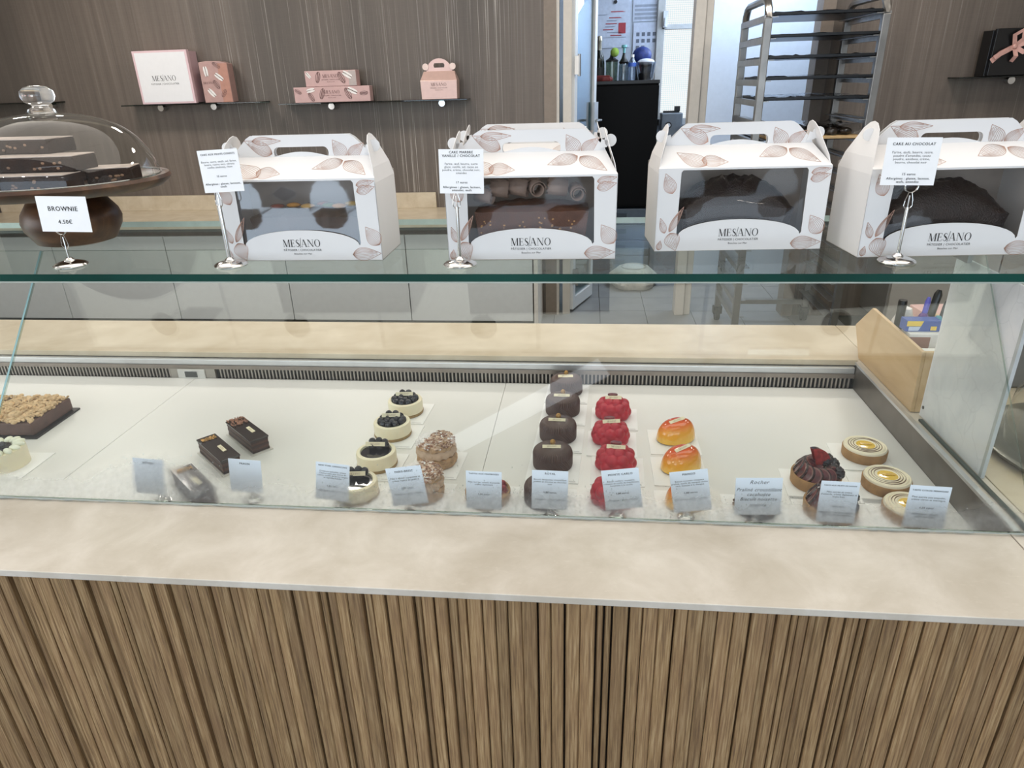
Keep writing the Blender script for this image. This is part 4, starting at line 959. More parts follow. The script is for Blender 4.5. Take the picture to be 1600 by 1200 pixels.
# --- crumble slab
g = thing('crumble_slab', 'thick chocolate slab covered in pale nut crumble on a black board', 'cake', (-1.357, 1.322, ZD), rad(2.5))
MB().box(-.13, -.078, 0, .118, .078, .004).build('board', BLACK, g)
MB().box(-.12, -.070, .004, .108, .070, .036).build('chocolate_body', M('5b4138', .5, var=.2, nscale=90, bump=.5), g, bevel=.004)
cr = MB(); rs = random.Random(4)
for _ in range(1300):
    r = rs.choice((.0025, .003, .0038, .0048, .0058)); x, y = rs.uniform(-.119, .106), rs.uniform(-.069, .069)
    cr.ball((x, y, .037+rs.uniform(0, .006)), r, 7, 5, sc=(rs.uniform(.8, 1.5), rs.uniform(.7, 1.1), rs.uniform(.6, .9)), rot=Matrix.Rotation(rs.uniform(0, 3), 4, 'Z'))
for x, y, r in ((.02, -.056, .014), (.055, -.046, .013), (.03, .04, .009), (.05, -.01, .009)):
    for _ in range(9): cr.ball((x+rs.uniform(-.6, .6)*r, y+rs.uniform(-.6, .6)*r, .044+rs.uniform(0, .004)), r*.55, 8, 6)
cr.build('nut_crumble', M('d3b48b', .8, var=.2, nscale=70, bump=.6), g, kind='stuff')
# --- chocolate slices
LAY = (M('3b2720', .5, var=.15), M('57392d', .5, var=.15)); GLAZ = M('241613', .16, 0, .5, var=.1)
def choc_slice(x, y, rz, label, deco):
    s = thing('chocolate_slice', label, 'cake slice', (x, y, ZD), rz, 'layered chocolate slices')
    MB().box(-.070, -.0235, 0, .070, .0235, .0022).build('gold_card', M('d8d4cd', .4), s)
    for i in range(5):
        e = .0005*(i % 2); MB().box(-.064+e, -.019+e, .0025+.0056*i, .064-e, .019-e, .0025+.0056*(i+1)).build('sponge_layer' if i % 2 else 'mousse_layer', LAY[i % 2], s, bevel=.0004)
    MB().box(-.066, -.0205, .0305, .066, .0205, .0345).build('glaze', GLAZ, s, bevel=.0012)
    plaque(s, (.015, -.0005, .0355), (rad(-84), 0, rad(0)), .032, .0075)
    rs = random.Random(deco); b = MB()
    if deco == 1:
        for _ in range(150): b.cbox((rs.uniform(-.064, -.026), rs.uniform(-.018, .018), .0355+rs.uniform(0, .002)), (.0028, .0016, .0014), 0, rs.uniform(0, 3))
        b.build('praline_crumbs', M('a5745a', .6, var=.4), s, kind='stuff')
    else:
        nx = 10; vs = [(-.056+.016*a/nx+rs.uniform(-.001, .001), -.015+.03*c/nx, .0352+rs.uniform(0, .0015)) for c in range(nx+1) for a in range(nx+1)]
        b.add(vs, [(c*(nx+1)+a, c*(nx+1)+a+1, (c+1)*(nx+1)+a+1, (c+1)*(nx+1)+a) for c in range(nx) for a in range(nx) if rs.random() > .25], 0, True); b.build('gold_leaf', GOLD, s)
aS = math.atan2(-.085, .098)
choc_slice(-.735, 1.262, aS, 'dark chocolate slice sprinkled with praline crumbs, rear one of three', 1)
choc_slice(-.758, 1.178, aS, 'dark chocolate slice with gold leaf, clear of the mist', 2)
choc_slice(-.742, 1.052, aS, 'dark chocolate slice behind the misted glass', 3)
# --- choux rings
CHOUX = M('bb9a76', .7, var=.3, nscale=60, bump=.9); PRAL = M('cbb097', .6, var=.08); 
def choux_ring(x, y, rz, label, seed):
    g = thing('choux_ring', label, 'pastry', (x, y, ZP), rz, 'praline choux rings')
    rs = random.Random(seed)
    MB().lathe([(0, 0), (.036, 0)]+[(.0385+.0022*sin(pi*k/16)+.0009*(k % 2), .001+.021*k/16) for k in range(17)]+[(.034, .0225), (0, .0225)], 64, rf=lambda r, z, a: r*(1+.02*sin(9*a)+.012*sin(23*a+z*600))).build('choux_base', CHOUX, g)
    b = MB(); nu, nv = 168, 16; vs = []; fs = []
    for i in range(nu):
        a = 2*pi*i/nu
        for j in range(nv):
            p = 2*pi*j/nv; tr = .0125*(1+.26*abs(cos(7*a+1.6*p))-.13); rr = .0265+tr*cos(p)*1.15; vs.append((rr*cos(a), rr*sin(a), .0315+tr*sin(p)*.95))
    for i in range(nu):
        for j in range(nv): fs.append((i*nv+j, ((i+1) % nu)*nv+j, ((i+1) % nu)*nv+(j+1) % nv, i*nv+(j+1) % nv))
    b.add(vs, fs, 0, True); b.build('praline_cream', PRAL, g)
    lp = [(.030, .0405), (.0385, .0415), (.0385, .046), (.034, .0520), (.025, .0565), (.014, .0590), (0, .0598)]
    MB().lathe([(0, .040)]+lp, 48, rf=lambda r, z, a: r*(1+.035*sin(7*a)+.03*sin(13*a+2)+.02*sin(19*a))).build('choux_lid', CHOUX, g)
    b = MB()
    for _ in range(560):
        a = rs.uniform(0, 2*pi); r = .039*sqrt(rs.random()); z = .0600-.0115*(r/.038)**2.2+rs.uniform(0, .003)
        m = Matrix.Translation((r*cos(a), r*sin(a), z)) @ Matrix.Rotation(rs.uniform(0, 6), 4, 'Z') @ Matrix.Rotation(rs.uniform(-.8, .8), 4, 'X')
        s = rs.uniform(.7, 1.15); sug = cos(a-2.7) > .45 and r > .01
        b.box(-.0034*s, -.0020*s, -.0009, .0034*s, .0020*s, .0009, 1 if (sug or rs.random() < .15) else (0 if rs.random() < .62 else 2), m)
    b.build('chopped_almonds', [M('d0b49e', .7, var=.25), M('efeae7', .8, var=.04), M('9b745f', .7, var=.25)], g, kind='stuff')
for i, (x, y) in enumerate(((-.297, 1.198), (-.299, 1.074))):
    board(x+.002, y-.008, rad(-4), 'white card under the '+('rear', 'misted front')[i]+' choux ring')
    choux_ring(x, y, rad(20*i), ('praline choux ring with almonds, seen whole', 'praline choux ring half hidden behind its card and mist')[i], 60+i)
# --- ribbed chocolate domes
ROY = M('4c332b', .36, 0, .15, var=.06)
b = MB(); prof = [(.0375, 0), (.0390, .0015)]+[(.0394, .004+.0018*k) for k in range(12)]+[(.0388, .0275), (.037, .0306), (.0335, .0330), (.028, .0348), (.021, .0360), (.013, .0366), (.005, .0368), (0, .0368)]
b.lathe(prof, 400, rf=lambda r, z, a: r*(1+.055*(abs(cos(25*(a+z*24+.9*(1-r/.04))))-.5)*min(1, r/.016)) if r > 0 else 0,
        zf=lambda r, z, a: (z+.0012*abs(cos(25*(a+z*24+.9*(1-r/.04))))*(z > .03)*(r > .005))*1.12)
ROYM = b.mesh('ribbed_body', ROY)
nutm = MB().lathe([(0, 0), (.0045, .001), (.0058, .005), (.0048, .0095), (.002, .012), (0, .0124)], 16).mesh('hazelnut', GOLD)
yr = (1.556, 1.443, 1.318, 1.200, 1.072); xr_ = (-.042, -.047, -.053, -.059, -.066)
o5 = ('farthest, against the vent', 'second from the vent', 'middle of five', 'fourth from the vent', 'nearest to the glass, behind its card')
for i in range(5):
    board(xr_[i]+.003, yr[i]-.012, rad(-3), 'white card under the ribbed chocolate dome '+o5[i])
    g = thing('ribbed_chocolate_dome', 'ribbed dark chocolate dome with gold hazelnut, '+o5[i], 'pastry', (xr_[i], yr[i], ZP), rad(-7*i), 'ribbed chocolate domes')
    for nm, me, lc in (('ribbed_body', ROYM, (0, 0, 0)), ('hazelnut', nutm, (0, .010, .0405))):
        o = bpy.data.objects.new(nm, me); COL.objects.link(o); o.parent = g; o.location = lc
    g.rotation_euler.z = rad((3, -2, -3, 2, 0)[i])
    plaque(g, (-.002, -.006, .0415), (rad(-52), 0, 0), .037, .0072)
# --- raspberry domes
def lobed(centers, nu=110, nv=40, base=(0, 0, .004)):
    """one skin over many overlapping balls, found along rays from the base point"""
    C = [(Vector(c)-Vector(base), r) for c, r in centers]; vs = []; fs = []
    for j in range(nv+1):
        el = pi/2*(1-j/nv)*1.0
        for i in range(nu):
            a = 2*pi*i/nu; d = Vector((cos(a)*cos(el), sin(a)*cos(el), sin(el))); best = .004
            for c, r in C:
                bq = d.dot(c); disc = bq*bq-(c.length_squared-r*r)
                if disc > 0: best = max(best, bq+sqrt(disc))
            p = d*best+Vector(base); vs.append(tuple(p))
    for j in range(nv):
        for i in range(nu): fs.append((j*nu+i, j*nu+(i+1) % nu, (j+1)*nu+(i+1) % nu, (j+1)*nu+i))
    n = len(vs); vs.append((0, 0, 0)); 
    for i in range(nu):
        x, y, z = vs[nv*nu+i]; vs.append((x*.9, y*.9, 0))
    for i in range(nu): fs += [(nv*nu+i, nv*nu+(i+1) % nu, n+1+(i+1) % nu, n+1+i), (n+1+i, n+1+(i+1) % nu, n)]
    mb = MB(); mb.add(vs, fs, 0, True); return mb
RASP = M('b3142e', .45, 0, .12, var=.12, nscale=50, sss=.12)
cs = [((.0285*cos(2*pi*k/9), .0285*sin(2*pi*k/9), .011), .0138) for k in range(9)]+[((.0262*cos(2*pi*k/9+.35), .0262*sin(2*pi*k/9+.35), .0262), .0128) for k in range(9)]+[((.0135*cos(2*pi*k/5+.2), .0135*sin(2*pi*k/5+.2), .0345), .0122) for k in range(5)]+[((0, 0, .036), .011)]
RM = lobed(cs).mesh('lobed_body', RASP)
RD = MB().lathe([(0, 0), (.010, 0), (.0115, .0012), (.0115, .003), (.0105, .004), (.0085, .0036), (0, .0034)], 26).mesh('jelly_disc', M('6d1021', .3, 0, .3))
for i, (x, y) in enumerate(((.069, 1.428), (.060, 1.309), (.067, 1.199), (.057, 1.078))):
    l4 = ('clear of all cards', 'second from the vent', 'third from the vent', 'behind its card and mist')[i]
    board(x+.003, y-.016, rad(-2), 'white card under the raspberry dome '+l4)
    g = thing('raspberry_dome', 'bright red knobbly raspberry dome, '+l4, 'pastry', (x, y, ZP), rad((0, 8, -5, 3)[i]), 'raspberry shaped red domes')
    o = bpy.data.objects.new('lobed_body', RM); COL.objects.link(o); o.parent = g
    o = bpy.data.objects.new('jelly_disc', RD); COL.objects.link(o); o.parent = g; o.location = (-.001, .012, .0455); o.rotation_euler = (rad(-14), 0, 0)
    plaque(g, (0, -.008, .0455), (rad(-42), 0, 0), .037, .008)
# --- glazed mango domes
def mango_mat():
    t = NT(bpy.data.materials.new('mango_glaze')); tc = t.n('ShaderNodeTexCoord'); sp = t.n('ShaderNodeSeparateXYZ'); t.l(tc.outputs['Object'], sp.inputs[0])
    nz = t.noise(tc.outputs['Object'], 45, 3); f_ = t.math('MULTIPLY_ADD', sp.outputs[2], 19, t.math('MULTIPLY_ADD', sp.outputs[1], 5, t.math('MULTIPLY', nz, .25)))
    c = t.ramp(f_, [(.15, 'f3c43f'), (.55, 'f0a535'), (.78, 'e5702a'), (1.0, 'd84f24')])
    return t.done(t.bsdf(c, .14, 0, None, Coat_Weight=.7, Coat_Roughness=.04, Subsurface_Weight=.12, Subsurface_Radius=(.006, .003, .001)))
b = MB(); nu, nv = 64, 20; vs = []; fs = []
for j in range(nv+1):
    e = pi/2*j/nv
    for i in range(nu):
        a = 2*pi*i/nu; rr = 1+.10*cos(a); px = .0430*rr*cos(a)*cos(e)**.62; vs.append((px, .0325*(1+.06*cos(a))*sin(a)*cos(e)**.62, .002+(.042+px*.12)*sin(e)**.95))
for j in range(nv):
    for i in range(nu): fs.append((j*nu+i, j*nu+(i+1) % nu, (j+1)*nu+(i+1) % nu, (j+1)*nu+i))
fs.append(tuple(reversed(range(nu)))); b.add(vs, fs, 0, True); MGM = b.mesh('glazed_body', mango_mat())
mbz = MB().lathe([(0, 0), (.9, 0), (.95, .002), (0, .003)], 40, mtx=Matrix.Diagonal((.0405, .030, 1, 1))).mesh('biscuit_base', BISC)
for i, (x, y) in enumerate(((.196, 1.320), (.193, 1.200), (.189, 1.075))):
    l3 = ('farthest from the glass', 'middle one of three', 'behind its card and mist')[i]
    board(x-.002, y-.012, rad(0), 'white card under the mango dome '+l3)
    g = thing('mango_dome', 'glossy orange and yellow mango dome, '+l3, 'pastry', (x, y, ZP), rad((24, 30, 26)[i]), 'glazed mango domes')
    for nm, me in (('biscuit_base', mbz), ('glazed_body', MGM)):
        o = bpy.data.objects.new(nm, me); COL.objects.link(o); o.parent = g; o.location = (0, 0, 0 if nm[0] == 'b' else .001)
    plaque(g, (.003, -.006, .0452), (rad(-72), rad(-8), rad(2)), .036, .0078)
# --- rocher
board(.306, 1.055, rad(-3), 'white card under the dark nutty cake with handwritten card')
g = thing('rocher_cake', 'dark chocolate nut coated cake behind the handwritten card', 'pastry', (.309, 1.062, ZP), rad(5))
b = MB(); b.lathe([(0, 0), (.034, 0), (.0365, .006), (.0365, .026), (.032, .032), (0, .033)], 44, rf=lambda r, z, a: r*(1+.03*sin(6*a)+.02*sin(15*a+z*300))); b.build('coated_body', M('3a2922', .5, var=.35, nscale=70, bump=1), g)
b = MB(); rs = random.Random(77)
for _ in range(60):
    a = rs.uniform(0, 2*pi); z = rs.uniform(.004, .03); r = .0365 if z < .026 else rs.uniform(.005, .033)
    b.ball((r*cos(a), r*sin(a), z if z < .026 else .0325), .0022, 7, 5, sc=(1.2, 1, .8))
b.build('nut_bits', M('7a5a41', .6, var=.3), g, kind='stuff')
# --- raspberry tart behind its card
CRUST = M('aa8458', .75, var=.16, nscale=70, bump=.5)
crust_me = MB().lathe([(0, 0), (.0405, 0), (.0418, .002), (.0425, .019), (.0418, .0205), (.0392, .0205), (.0385, .017), (0, .017)], 56).mesh('tart_crust', CRUST)
def tart(name, label, x, y, group=None, rz=0):
    g = thing(name, label, 'tart', (x, y, ZP), rz, group); o = bpy.data.objects.new('tart_crust', crust_me); COL.objects.link(o); o.parent = g; return g
board(-.172, 1.062, rad(-3), 'white card under the raspberry tart')
g = tart('raspberry_tart', 'raspberry tart almost hidden behind its own card', -.174, 1.07)
rb = lobed([((.0055*cos(2*pi*k/7)*(1-.3*j), .0055*sin(2*pi*k/7)*(1-.3*j), .002+.0042*j), .0026) for j in range(3) for k in range(7)]+[((0, 0, .011), .0026)], 28, 12, (0, 0, .002)).mesh('raspberry', M('8f1f2c', .45, var=.3, sss=.1))
for k in range(17):
    r, n0, kk = (.030, 11, k) if k < 11 else (.0145, 6, k-11)
    o = bpy.data.objects.new('raspberry', rb); COL.objects.link(o); o.parent = g; o.location = (r*cos(2*pi*kk/n0), r*sin(2*pi*kk/n0), .017+(.004 if n0 == 6 else 0)); o.rotation_euler = (.2, .1*k, k)
# --- fig tarts
FIG_S = M('34191c', .22, 0, .5, var=.35, nscale=40); FIG_F = M('5a2228', .2, 0, .5, var=.35, nscale=220, bump=.6); FIG_R = M('7d5048', .3, 0, .3, var=.2)
fs_ = MB().lathe([(0, -.0038), (.009, -.003), (.0128, 0), (.012, .0022), (.0112, .0026)], 22).lathe([(.0112, .0026), (.0095, .0032)], 22, 2).lathe([(.0095, .0032), (.005, .0042), (0, .0046)], 22, 1).mesh('fig_slice', [FIG_S, FIG_F, FIG_R])
bb = lobed([((.0062*cos(2*pi*k/8)*s, .0062*sin(2*pi*k/8)*s, zz), .0029) for zz, s in ((.002, 1), (.006, .9), (.0095, .55)) for k in range(8)]+[((0, 0, .0125), .0028)], 36, 16, (0, 0, .003)).mesh('blackberry', M('191019', .25, 0, .5, var=.4))
for i, (x, y) in enumerate(((.441, 1.160), (.437, 1.062))):
    board(x-.006, y-.006, rad(-3), 'white card under the '+('rear', 'front')[i]+' fig tart')
    g = tart('fig_tart', ('fig and blackberry tart with a red fig wedge on top', 'fig tart half hidden behind its fruit tart card')[i], x, y, 'fig tarts', rad(-20*i))
    g.scale = (1.06, 1.06, 1.12)
    MB().lathe([(0, .017), (.038, .017), (.03, .022), (0, .024)], 36).build('custard', M('d9b878', .4), g)
    for k in range(11):
        a = rad(75+24*k); o = bpy.data.objects.new('fig_slice', fs_); COL.objects.link(o); o.parent = g
        o.location = (.0285*cos(a), .0285*sin(a), .0275); o.rotation_euler = (rad(58), rad(24), a+rad(62)); o.scale = (1.3, 1.3, 1.3)
    for k in range(4):
        a = rad(60-30*k); o = bpy.data.objects.new('fig_slice', fs_); COL.objects.link(o); o.parent = g; o.location = (.011*cos(a+2), .011*sin(a+2), .034); o.rotation_euler = (rad(35), rad(14), a); o.scale = (1.25, 1.25, 1.3)
    for px, py, pz in ((.024, -.006, .027), (.031, .010, .026), (.017, .008, .032), (.031, -.018, .025), (.024, .020, .029)):
        o = bpy.data.objects.new('blackberry', bb); COL.objects.link(o); o.parent = g; o.location = (px, py, pz); o.scale = (1.2, 1.2, 1.2)
    wd = MB(); n = 12; vs = [(0, 0, .0)]
    arc = [(.022*cos(rad(-25+110*k/n))*.9, 0, .022*sin(rad(-25+110*k/n))) for k in range(n+1)]
    front = [(p[0], -.004-.004*sin(pi*k/n), p[2]) for k, p in enumerate(arc)]; back = [(p[0], .005, p[2]) for p in arc]
    A = [(0, -.001, -.004)]+front; wd.add(A, [(0, k+1, k+2) for k in range(n)], 1, True)
    B = [(0, .004, -.004)]+back; wd.add(B, [(0, k+2, k+1) for k in range(n)], 1, True)
    wd.add(front+back, [(k, k+1, n+2+k, n+1+k) for k in range(n)], 0, True)
    if i == 0:
        o = wd.build('fig_wedge', [FIG_S, M('9c3a38', .35, 0, .3, var=.35, nscale=180)], g); o.location = (-.004, .004, .037); o.rotation_euler = (rad(-12), rad(-20), rad(14)); o.scale = (1.25, 1.25, 1.25)
# --- lemon meringue tarts
def mer_mat():
    t = NT(bpy.data.materials.new('toasted_meringue')); tc = t.n('ShaderNodeTexCoord'); sp = t.n('ShaderNodeSeparateXYZ'); t.l(tc.outputs['Object'], sp.inputs[0])
    X, Y = sp.outputs[0], sp.outputs[1]; r = t.math('SQRT', t.math('ADD', t.math('MULTIPLY', X, X), t.math('MULTIPLY', Y, Y)))
    nz = t.noise(tc.outputs['Object'], 60, 3); an = t.math('ARCTAN2', Y, X)
    w = t.math('SINE', t.math('ADD', t.math('MULTIPLY', r, 2*pi/.0047), t.math('ADD', an, t.math('MULTIPLY', nz, .8))))
    lim = t.math('MULTIPLY', t.math('GREATER_THAN', r, .0195), t.math('LESS_THAN', r, .0325))
    tm = t.math('MULTIPLY', t.ramp(w, [(.45, (0, 0, 0)), (.8, (1, 1, 1))]), lim)
    c = t.mix(t.math('MULTIPLY', tm, .92), lin('efe6cf'), lin('5d3717'))
    return t.done(t.bsdf(c, .55, 0, None, Subsurface_Weight=.1, Subsurface_Radius=(.004, .003, .002)))
MER = mer_mat()
prof = [(.0405, .0185), (.0408, .022)]+[(.0395-.0004*k, .0240+.0026*(1-((.0395-.0004*k)/.04)**3)+.0010*sin(2*pi*(.0395-.0004*k)/.0047)) for k in range(53)]+[(.0182, .0262), (.0172, .0252)]
mer_me = MB().lathe(prof, 64).mesh('meringue', MER)
curd_me = MB().lathe([(0, .0262), (.011, .0264), (.0178, .0254)], 30).mesh('lemon_curd', M('e6c04a', .15, 0, .5))
l3 = ('rear lemon meringue tart, nothing before it', 'middle lemon meringue tart of three', 'front lemon meringue tart, half behind its card')
for i, (x, y) in enumerate(((.568, 1.270), (.566, 1.153), (.567, 1.060))):
    board(x-.008, y-.005, rad(-3), 'white card under the '+('rear', 'middle', 'front')[i]+' lemon meringue tart')
    g = tart('lemon_meringue_tart', l3[i], x, y, 'lemon meringue tarts', rad(40*i))
    for nm, me in (('meringue', mer_me), ('lemon_curd', curd_me)):
        o = bpy.data.objects.new(nm, me); COL.objects.link(o); o.parent = g
    o = plaque(g, (.0, -.003, .0276), (rad(-86), 0, rad(-40*i)), .022, .0055, M('ddb54a', .3)); 

# --- cards in the case
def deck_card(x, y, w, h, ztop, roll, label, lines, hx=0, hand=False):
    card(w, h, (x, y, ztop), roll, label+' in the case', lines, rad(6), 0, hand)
    holder((x+hx, y+.0085, ZD), ztop-h-ZD+.006, 'little chrome stand for the '+label, .015, 0, .0085)
T1, T2 = .0054, .0049
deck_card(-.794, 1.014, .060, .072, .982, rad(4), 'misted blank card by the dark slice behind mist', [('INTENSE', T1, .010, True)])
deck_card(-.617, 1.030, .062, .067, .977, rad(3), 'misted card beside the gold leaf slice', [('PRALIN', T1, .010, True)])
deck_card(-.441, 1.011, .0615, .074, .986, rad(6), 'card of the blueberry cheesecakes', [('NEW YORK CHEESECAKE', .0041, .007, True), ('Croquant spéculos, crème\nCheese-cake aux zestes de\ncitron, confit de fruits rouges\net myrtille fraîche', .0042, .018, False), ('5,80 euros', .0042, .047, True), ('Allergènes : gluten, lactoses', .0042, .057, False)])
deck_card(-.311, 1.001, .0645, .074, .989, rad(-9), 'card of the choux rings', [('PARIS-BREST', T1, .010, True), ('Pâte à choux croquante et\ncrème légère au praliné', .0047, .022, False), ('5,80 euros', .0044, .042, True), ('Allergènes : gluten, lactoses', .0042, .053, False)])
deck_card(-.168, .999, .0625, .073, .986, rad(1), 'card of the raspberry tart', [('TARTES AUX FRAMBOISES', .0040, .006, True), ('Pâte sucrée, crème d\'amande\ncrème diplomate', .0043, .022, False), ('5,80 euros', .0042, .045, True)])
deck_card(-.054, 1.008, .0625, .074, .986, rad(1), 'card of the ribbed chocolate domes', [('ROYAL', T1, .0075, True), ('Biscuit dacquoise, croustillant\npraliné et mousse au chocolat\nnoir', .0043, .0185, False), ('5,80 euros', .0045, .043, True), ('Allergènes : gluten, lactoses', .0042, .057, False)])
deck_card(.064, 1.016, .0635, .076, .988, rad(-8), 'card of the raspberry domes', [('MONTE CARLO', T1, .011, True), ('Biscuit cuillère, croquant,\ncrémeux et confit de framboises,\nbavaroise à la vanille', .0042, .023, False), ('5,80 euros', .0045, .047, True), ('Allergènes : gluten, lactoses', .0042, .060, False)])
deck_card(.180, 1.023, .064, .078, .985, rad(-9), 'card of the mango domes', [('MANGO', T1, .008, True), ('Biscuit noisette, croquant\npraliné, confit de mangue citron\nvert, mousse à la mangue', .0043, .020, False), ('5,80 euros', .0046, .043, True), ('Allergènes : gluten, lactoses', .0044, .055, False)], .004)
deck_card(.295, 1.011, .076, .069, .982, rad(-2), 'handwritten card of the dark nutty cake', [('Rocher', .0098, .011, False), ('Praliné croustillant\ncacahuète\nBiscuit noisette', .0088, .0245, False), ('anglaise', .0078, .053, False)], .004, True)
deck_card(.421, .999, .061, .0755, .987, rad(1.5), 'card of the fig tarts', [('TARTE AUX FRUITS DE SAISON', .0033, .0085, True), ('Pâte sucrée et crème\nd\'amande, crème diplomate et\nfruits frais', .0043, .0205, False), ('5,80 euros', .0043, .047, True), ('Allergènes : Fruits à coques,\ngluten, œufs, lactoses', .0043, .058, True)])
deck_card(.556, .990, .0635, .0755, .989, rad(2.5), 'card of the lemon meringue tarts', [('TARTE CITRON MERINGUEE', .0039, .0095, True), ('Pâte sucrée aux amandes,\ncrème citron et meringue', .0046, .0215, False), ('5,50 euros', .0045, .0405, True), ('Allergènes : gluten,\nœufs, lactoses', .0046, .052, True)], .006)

# ---------------------------------------------------------------- far end of the counter
BAMBOO = wood('bamboo', 'b1926a', 'c2a57c', 'cfb48e', (1, .12, 1))
g = thing('desk_organiser', 'open bamboo desk organiser with slanted end, on the counter corner', 'organiser', (0, 0, .951))
sd = [(1.338, 0), (1.345, .130), (1.610, .137), (1.689, .069), (1.636, -.0004)]
for x in (.672, .793): MB().prism(sd, .008, 'yz', x).build('side_board', BAMBOO, g, bevel=.0012)
MB().prism([(1.338, 0), (1.345, .130), (1.353, .130), (1.346, 0)], .113, 'yz', .680).build('front_board', BAMBOO, g, bevel=.001)
MB().box(.680, 1.346, .002, .793, 1.630, .010).prism([(1.630, .004), (1.679, .069), (1.687, .069), (1.636, .004)], .113, 'yz', .680).build('back_board', BAMBOO, g)
MB().box(.680, 1.48, .01, .793, 1.486, .10).build('divider', BAMBOO, g)
def pen(x, y, z0, tilt, ry, ln, r, body, cap, label):
    p = thing('pen', label, 'pen', (x, y, z0)); p.rotation_euler = (tilt, ry, 0)
    MB().cyl((0, 0, 0), r, ln*.7, 12).build('barrel', M(body, .3), p); MB().lathe([(r*1.1, ln*.7), (r*1.1, ln*.95), (r*.6, ln), (0, ln)], 12).build('cap', M(cap, .3), p)
pen(.725, 1.50, .962, rad(4), rad(2), .19, .005, 'e8e8ee', '5a58b8', 'white ballpoint with violet push button in the organiser')
pen(.740, 1.515, .9645, rad(-2), rad(8), .195, .0075, '1a1a1c', '111113', 'thick black marker leaning in the organiser')
pen(.757, 1.50, .962, rad(0), rad(6), .178, .004, '5f6468', '3a3d40', 'thin grey pen with clip beside the black marker')
pen(.731, 1.495, .962, rad(3), rad(-1), .155, .0095, '7ea23c', '5b2f7a', 'fat green highlighter with purple cap')
pen(.750, 1.495, .962, rad(3), rad(4), .148, .0085, 'd0582f', '4a94a8', 'orange highlighter with teal cap and white end')
pen(.761, 1.494, .962, rad(2), rad(5), .140, .0085, 'a03c7e', 'a3286f', 'magenta highlighter at the marble board')
pen(.718, 1.492, .962, rad(1), rad(-4), .142, .006, '6a2f66', '4b2550', 'slim dark purple pen behind the card packet')
g = thing('black_tube', 'ribbed black tube standing at the back of the organiser', 'tube', (.709, 1.55, .961))
MB().lathe([(.011, 0), (.011, .10), (.0085, .104), (.0085, .108)], 20).build('body', M('222226', .35), g)
MB().lathe([(.0088, .106), (.0092, .160), (.0085, .165), (0, .1655)], 40, rf=lambda r, z, a: r*(1+.03*cos(16*a))).build('cap', BLACK, g)
g = thing('note_packet', 'blue and yellow cardboard packet lying across the organiser', 'packet', (.714, 1.45, 1.087))
MB().box(-.034, 0, 0, .036, .03, .024).build('body', M('2d4f9c', .4, var=.05), g, bevel=.001)
b = MB(); b.add([(-.033, -.0006, .012), (-.004, -.0006, .012), (.0, -.0006, .0235), (-.033, -.0006, .0235)], [(0, 1, 2, 3)], 0)
b.add([(.016, -.0006, .003), (.028, -.0006, .003), (.028, -.0006, .012), (.016, -.0006, .012)], [(0, 1, 2, 3)], 0)
b.add([(-.028, -.0006, .002), (-.008, -.0006, .002), (-.004, -.0006, .011), (-.028, -.0006, .011)], [(0, 1, 2, 3)], 1)
b.build('print', [M('e3c24a', .4), M('b9c4d8', .4)], g)
g = thing('paper_roll', 'white paper roll lying at the front of the organiser', 'roll', (.738, 1.40, 1.045))
MB().cyl((0, 0, 0), .022, .10, 24, mtx=Matrix.Translation((-.05, 0, 0)) @ Matrix.Rotation(rad(90), 4, 'Y')).build('paper', M('e6e5e3', .8), g)
MB().cyl((0, 0, 0), .008, .102, 16, mtx=Matrix.Translation((-.051, 0, 0)) @ Matrix.Rotation(rad(90), 4, 'Y')).build('core', M('a08a6c', .8), g)
g = thing('small_carton', 'white and brown carton under the blue packet', 'carton', (.715, 1.445, .962))
MB().box(-.03, -.01, 0, .05, .0335, .125).build('body', M('dcd9d6', .6), g, bevel=.001)
MB().box(-.0302, -.0105, .085, .012, -.0095, .118).build('label', M('8a5a4a', .6), g)
g = thing('tissue_pack', 'white tissue pack behind the black tube', 'packet', (.728, 1.57, .961))
MB().lathe([(0, 0), (.022, 0), (.026, .05), (.022, .11), (.012, .14), (0, .145)], 20, rf=lambda r, z, a: r*(1+.1*sin(5*a+z*60))).build('paper', M('e9e8e8', .8), g)
MB().box(-.02, -.024, .02, .02, -.022, .07).build('band', M('c9c6c4', .7), g)
def marble_mat():
    t = NT(bpy.data.materials.new('marbled_board')); v = t.coords()
    n1 = t.noise(v, 7, 6, .62, 1.2); vn = t.n('ShaderNodeTexVoronoi', feature='DISTANCE_TO_EDGE'); vn.inputs['Scale'].default_value = 17
    md = t.n('ShaderNodeMix', data_type='VECTOR'); nn = t.n('ShaderNodeTexNoise'); t.l(v, nn.inputs['Vector']); nn.inputs['Scale'].default_value = 9; nn.inputs['Detail'].default_value = 3
    md.inputs[0].default_value = .1; t.l(v, md.inputs[4]); t.l(nn.outputs[1], md.inputs[5]); t.l(md.outputs[1], vn.inputs['Vector'])
    c = t.ramp(n1, [(.3, 'd0d1d7'), (.5, 'dedfe4'), (.7, 'e8e7ea')])
    c = t.mix(t.math('MULTIPLY', t.ramp(vn.outputs[0], [(.0, (1, 1, 1)), (.02, (0, 0, 0))]), .2), c, lin('9a9da3'))
    return t.done(t.bsdf(c, .3))
g = thing('marbled_board', 'tall pale grey marbled board standing against the end glass', 'board', (.684, 0, .951))
MB().box(0, 1.090, .001, .004, 1.325, .332).build('board', marble_mat(), g, bevel=.0005)
MB().box(-.001, 1.082, 0, .005, 1.090, .332).build('edge_strip', M('b3b7b8', .2), g)
MB().cyl((0, 0, 0), .0035, .001, 12, mtx=Matrix.Translation((-.0002, 1.315, .022)) @ Matrix.Rotation(rad(-90), 4, 'Y')).build('rivet', M('3a3a3a', .4), g)
g = thing('glass_cloche', 'low clear cloche on a round tray at the end of the counter', 'glass dome', (.947, 1.165, .951))
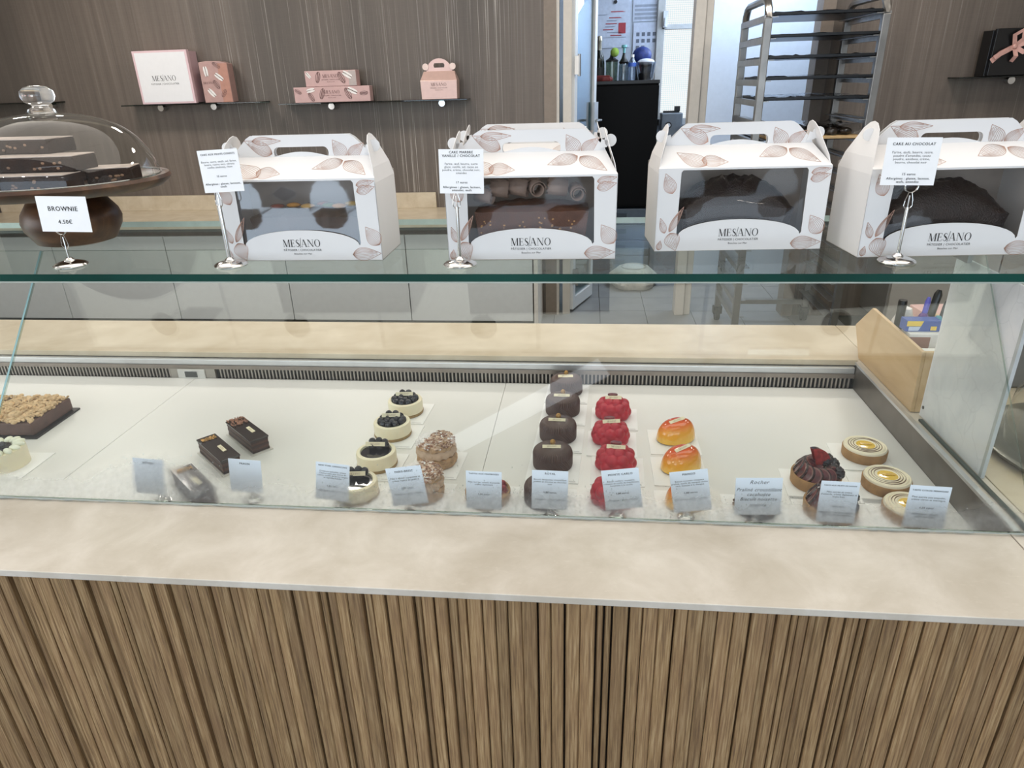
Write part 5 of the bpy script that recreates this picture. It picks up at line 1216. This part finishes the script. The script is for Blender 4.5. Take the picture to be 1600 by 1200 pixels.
MB().lathe([(0, 0), (.18, 0), (.20, .006), (.205, .014), (.199, .016), (.18, .008), (0, .008)], 56).build('tray', M('77756c', .3, .4), g)
b = MB(); out = [(.168, .010), (.17, .04), (.165, .09), (.145, .13), (.10, .158), (.05, .17), (.0, .172)]; seg = 48
vs = [(max(r, .001)*cos(2*pi*k/seg), max(r, .001)*sin(2*pi*k/seg), z) for r, z in out for k in range(seg)]
b.add(vs, [(i*seg+k, i*seg+(k+1) % seg, (i+1)*seg+(k+1) % seg, (i+1)*seg+k) for i in range(len(out)-1) for k in range(seg)], 0, True); b.build('bell', DG, g)
g = thing('grey_box', 'grey lidded box standing behind the cloche on the side worktop', 'box', (1.0, 1.47, .951))
MB().box(-.12, 0, 0, .2, .14, .10).build('base', M('6f6d69', .5), g, bevel=.004); MB().box(-.125, -.005, .10, .205, .145, .125).build('lid', M('85837e', .5), g, bevel=.004)
g = thing('pink_carton', 'flat dusty pink carton beyond the cloche', 'box', (.95, 1.68, .951), rad(4))
MB().box(-.09, 0, 0, .12, .13, .06).build('base', M('6a6562', .5), g, bevel=.002); MB().box(-.095, -.005, .06, .125, .135, .085).build('lid', M('c4a09c', .5), g, bevel=.002)

# ---------------------------------------------------------------- lamps and an added fill panel under the ceiling, behind and above the viewer
GLOWW = None
def emit(name, col, st):
    t = NT(bpy.data.materials.new(name)); e = t.n('ShaderNodeEmission'); e.inputs[0].default_value = tuple(col)+(1,); e.inputs[1].default_value = st; return t.done(e.outputs[0])
FILL_PANEL = emit('fill_panel_glow', (1.0, .935, .85), 1.5)  # glowing body added to go with the overhead fill light
g = thing('added_fill_panel', 'wide added fill light panel over the service aisle', 'lamp', (-.2, 1.3, 2.765))
MB().box(-2.13, -1.13, 0, 2.13, 1.13, .03).build('panel_tray', M('dddddd', .5), g)
for i in range(6):
    MB().box(-2.1+.7*i+.01, -1.1, -.008, -1.4+.7*i-.01, 1.1, 0).build('diffuser', FILL_PANEL, g)
LED = emit('led_strip', (.86, .93, 1), 2.6); SPOT = emit('spot_face', (1, .9, .76), 30)
def led(p, q, w, label):
    d = Vector(q)-Vector(p); c = (Vector(p)+Vector(q))/2; g = thing('linear_lamp', label, 'lamp', c, math.atan2(d.y, d.x)); L = d.length
    MB().box(-L/2, -w/2-.01, .0, L/2, w/2+.01, .05).build('housing', M('d5d5d5', .5), g)
    MB().box(-L/2, -w/2, -.006, L/2, w/2, 0).build('diffuser', LED, g)
led((-.62, -.34, 2.75), (.09, .12, 2.75), .10, 'slanting linear lamp under the shop ceiling')
led((.70, .20, 2.75), (.95, .205, 2.75), .03, 'short linear lamp under the shop ceiling')
for i, (x, y) in enumerate(((-2.9, 3.7), (-1.4, 3.7), (.1, 3.7), (1.6, 3.7), (-2.2, -1.6), (-1.0, -1.6), (.3, -1.6), (1.4, -1.6))):
    g = thing('ceiling_spot', 'round recessed ceiling spot above the '+('back' if i < 4 else 'front')+' of the counter, '+('first', 'second', 'third', 'fourth')[i % 4]+' along the row', 'lamp', (x, y, 2.788), 0, 'recessed ceiling spots')
    MB().lathe([(.055, 0), (.075, 0), (.075, .012), (.055, .012), (.055, 0)], 28).build('trim_ring', M('dddddd', .4), g)
    MB().cyl((0, 0, .008), .05, .003, 24).build('lens', SPOT, g)
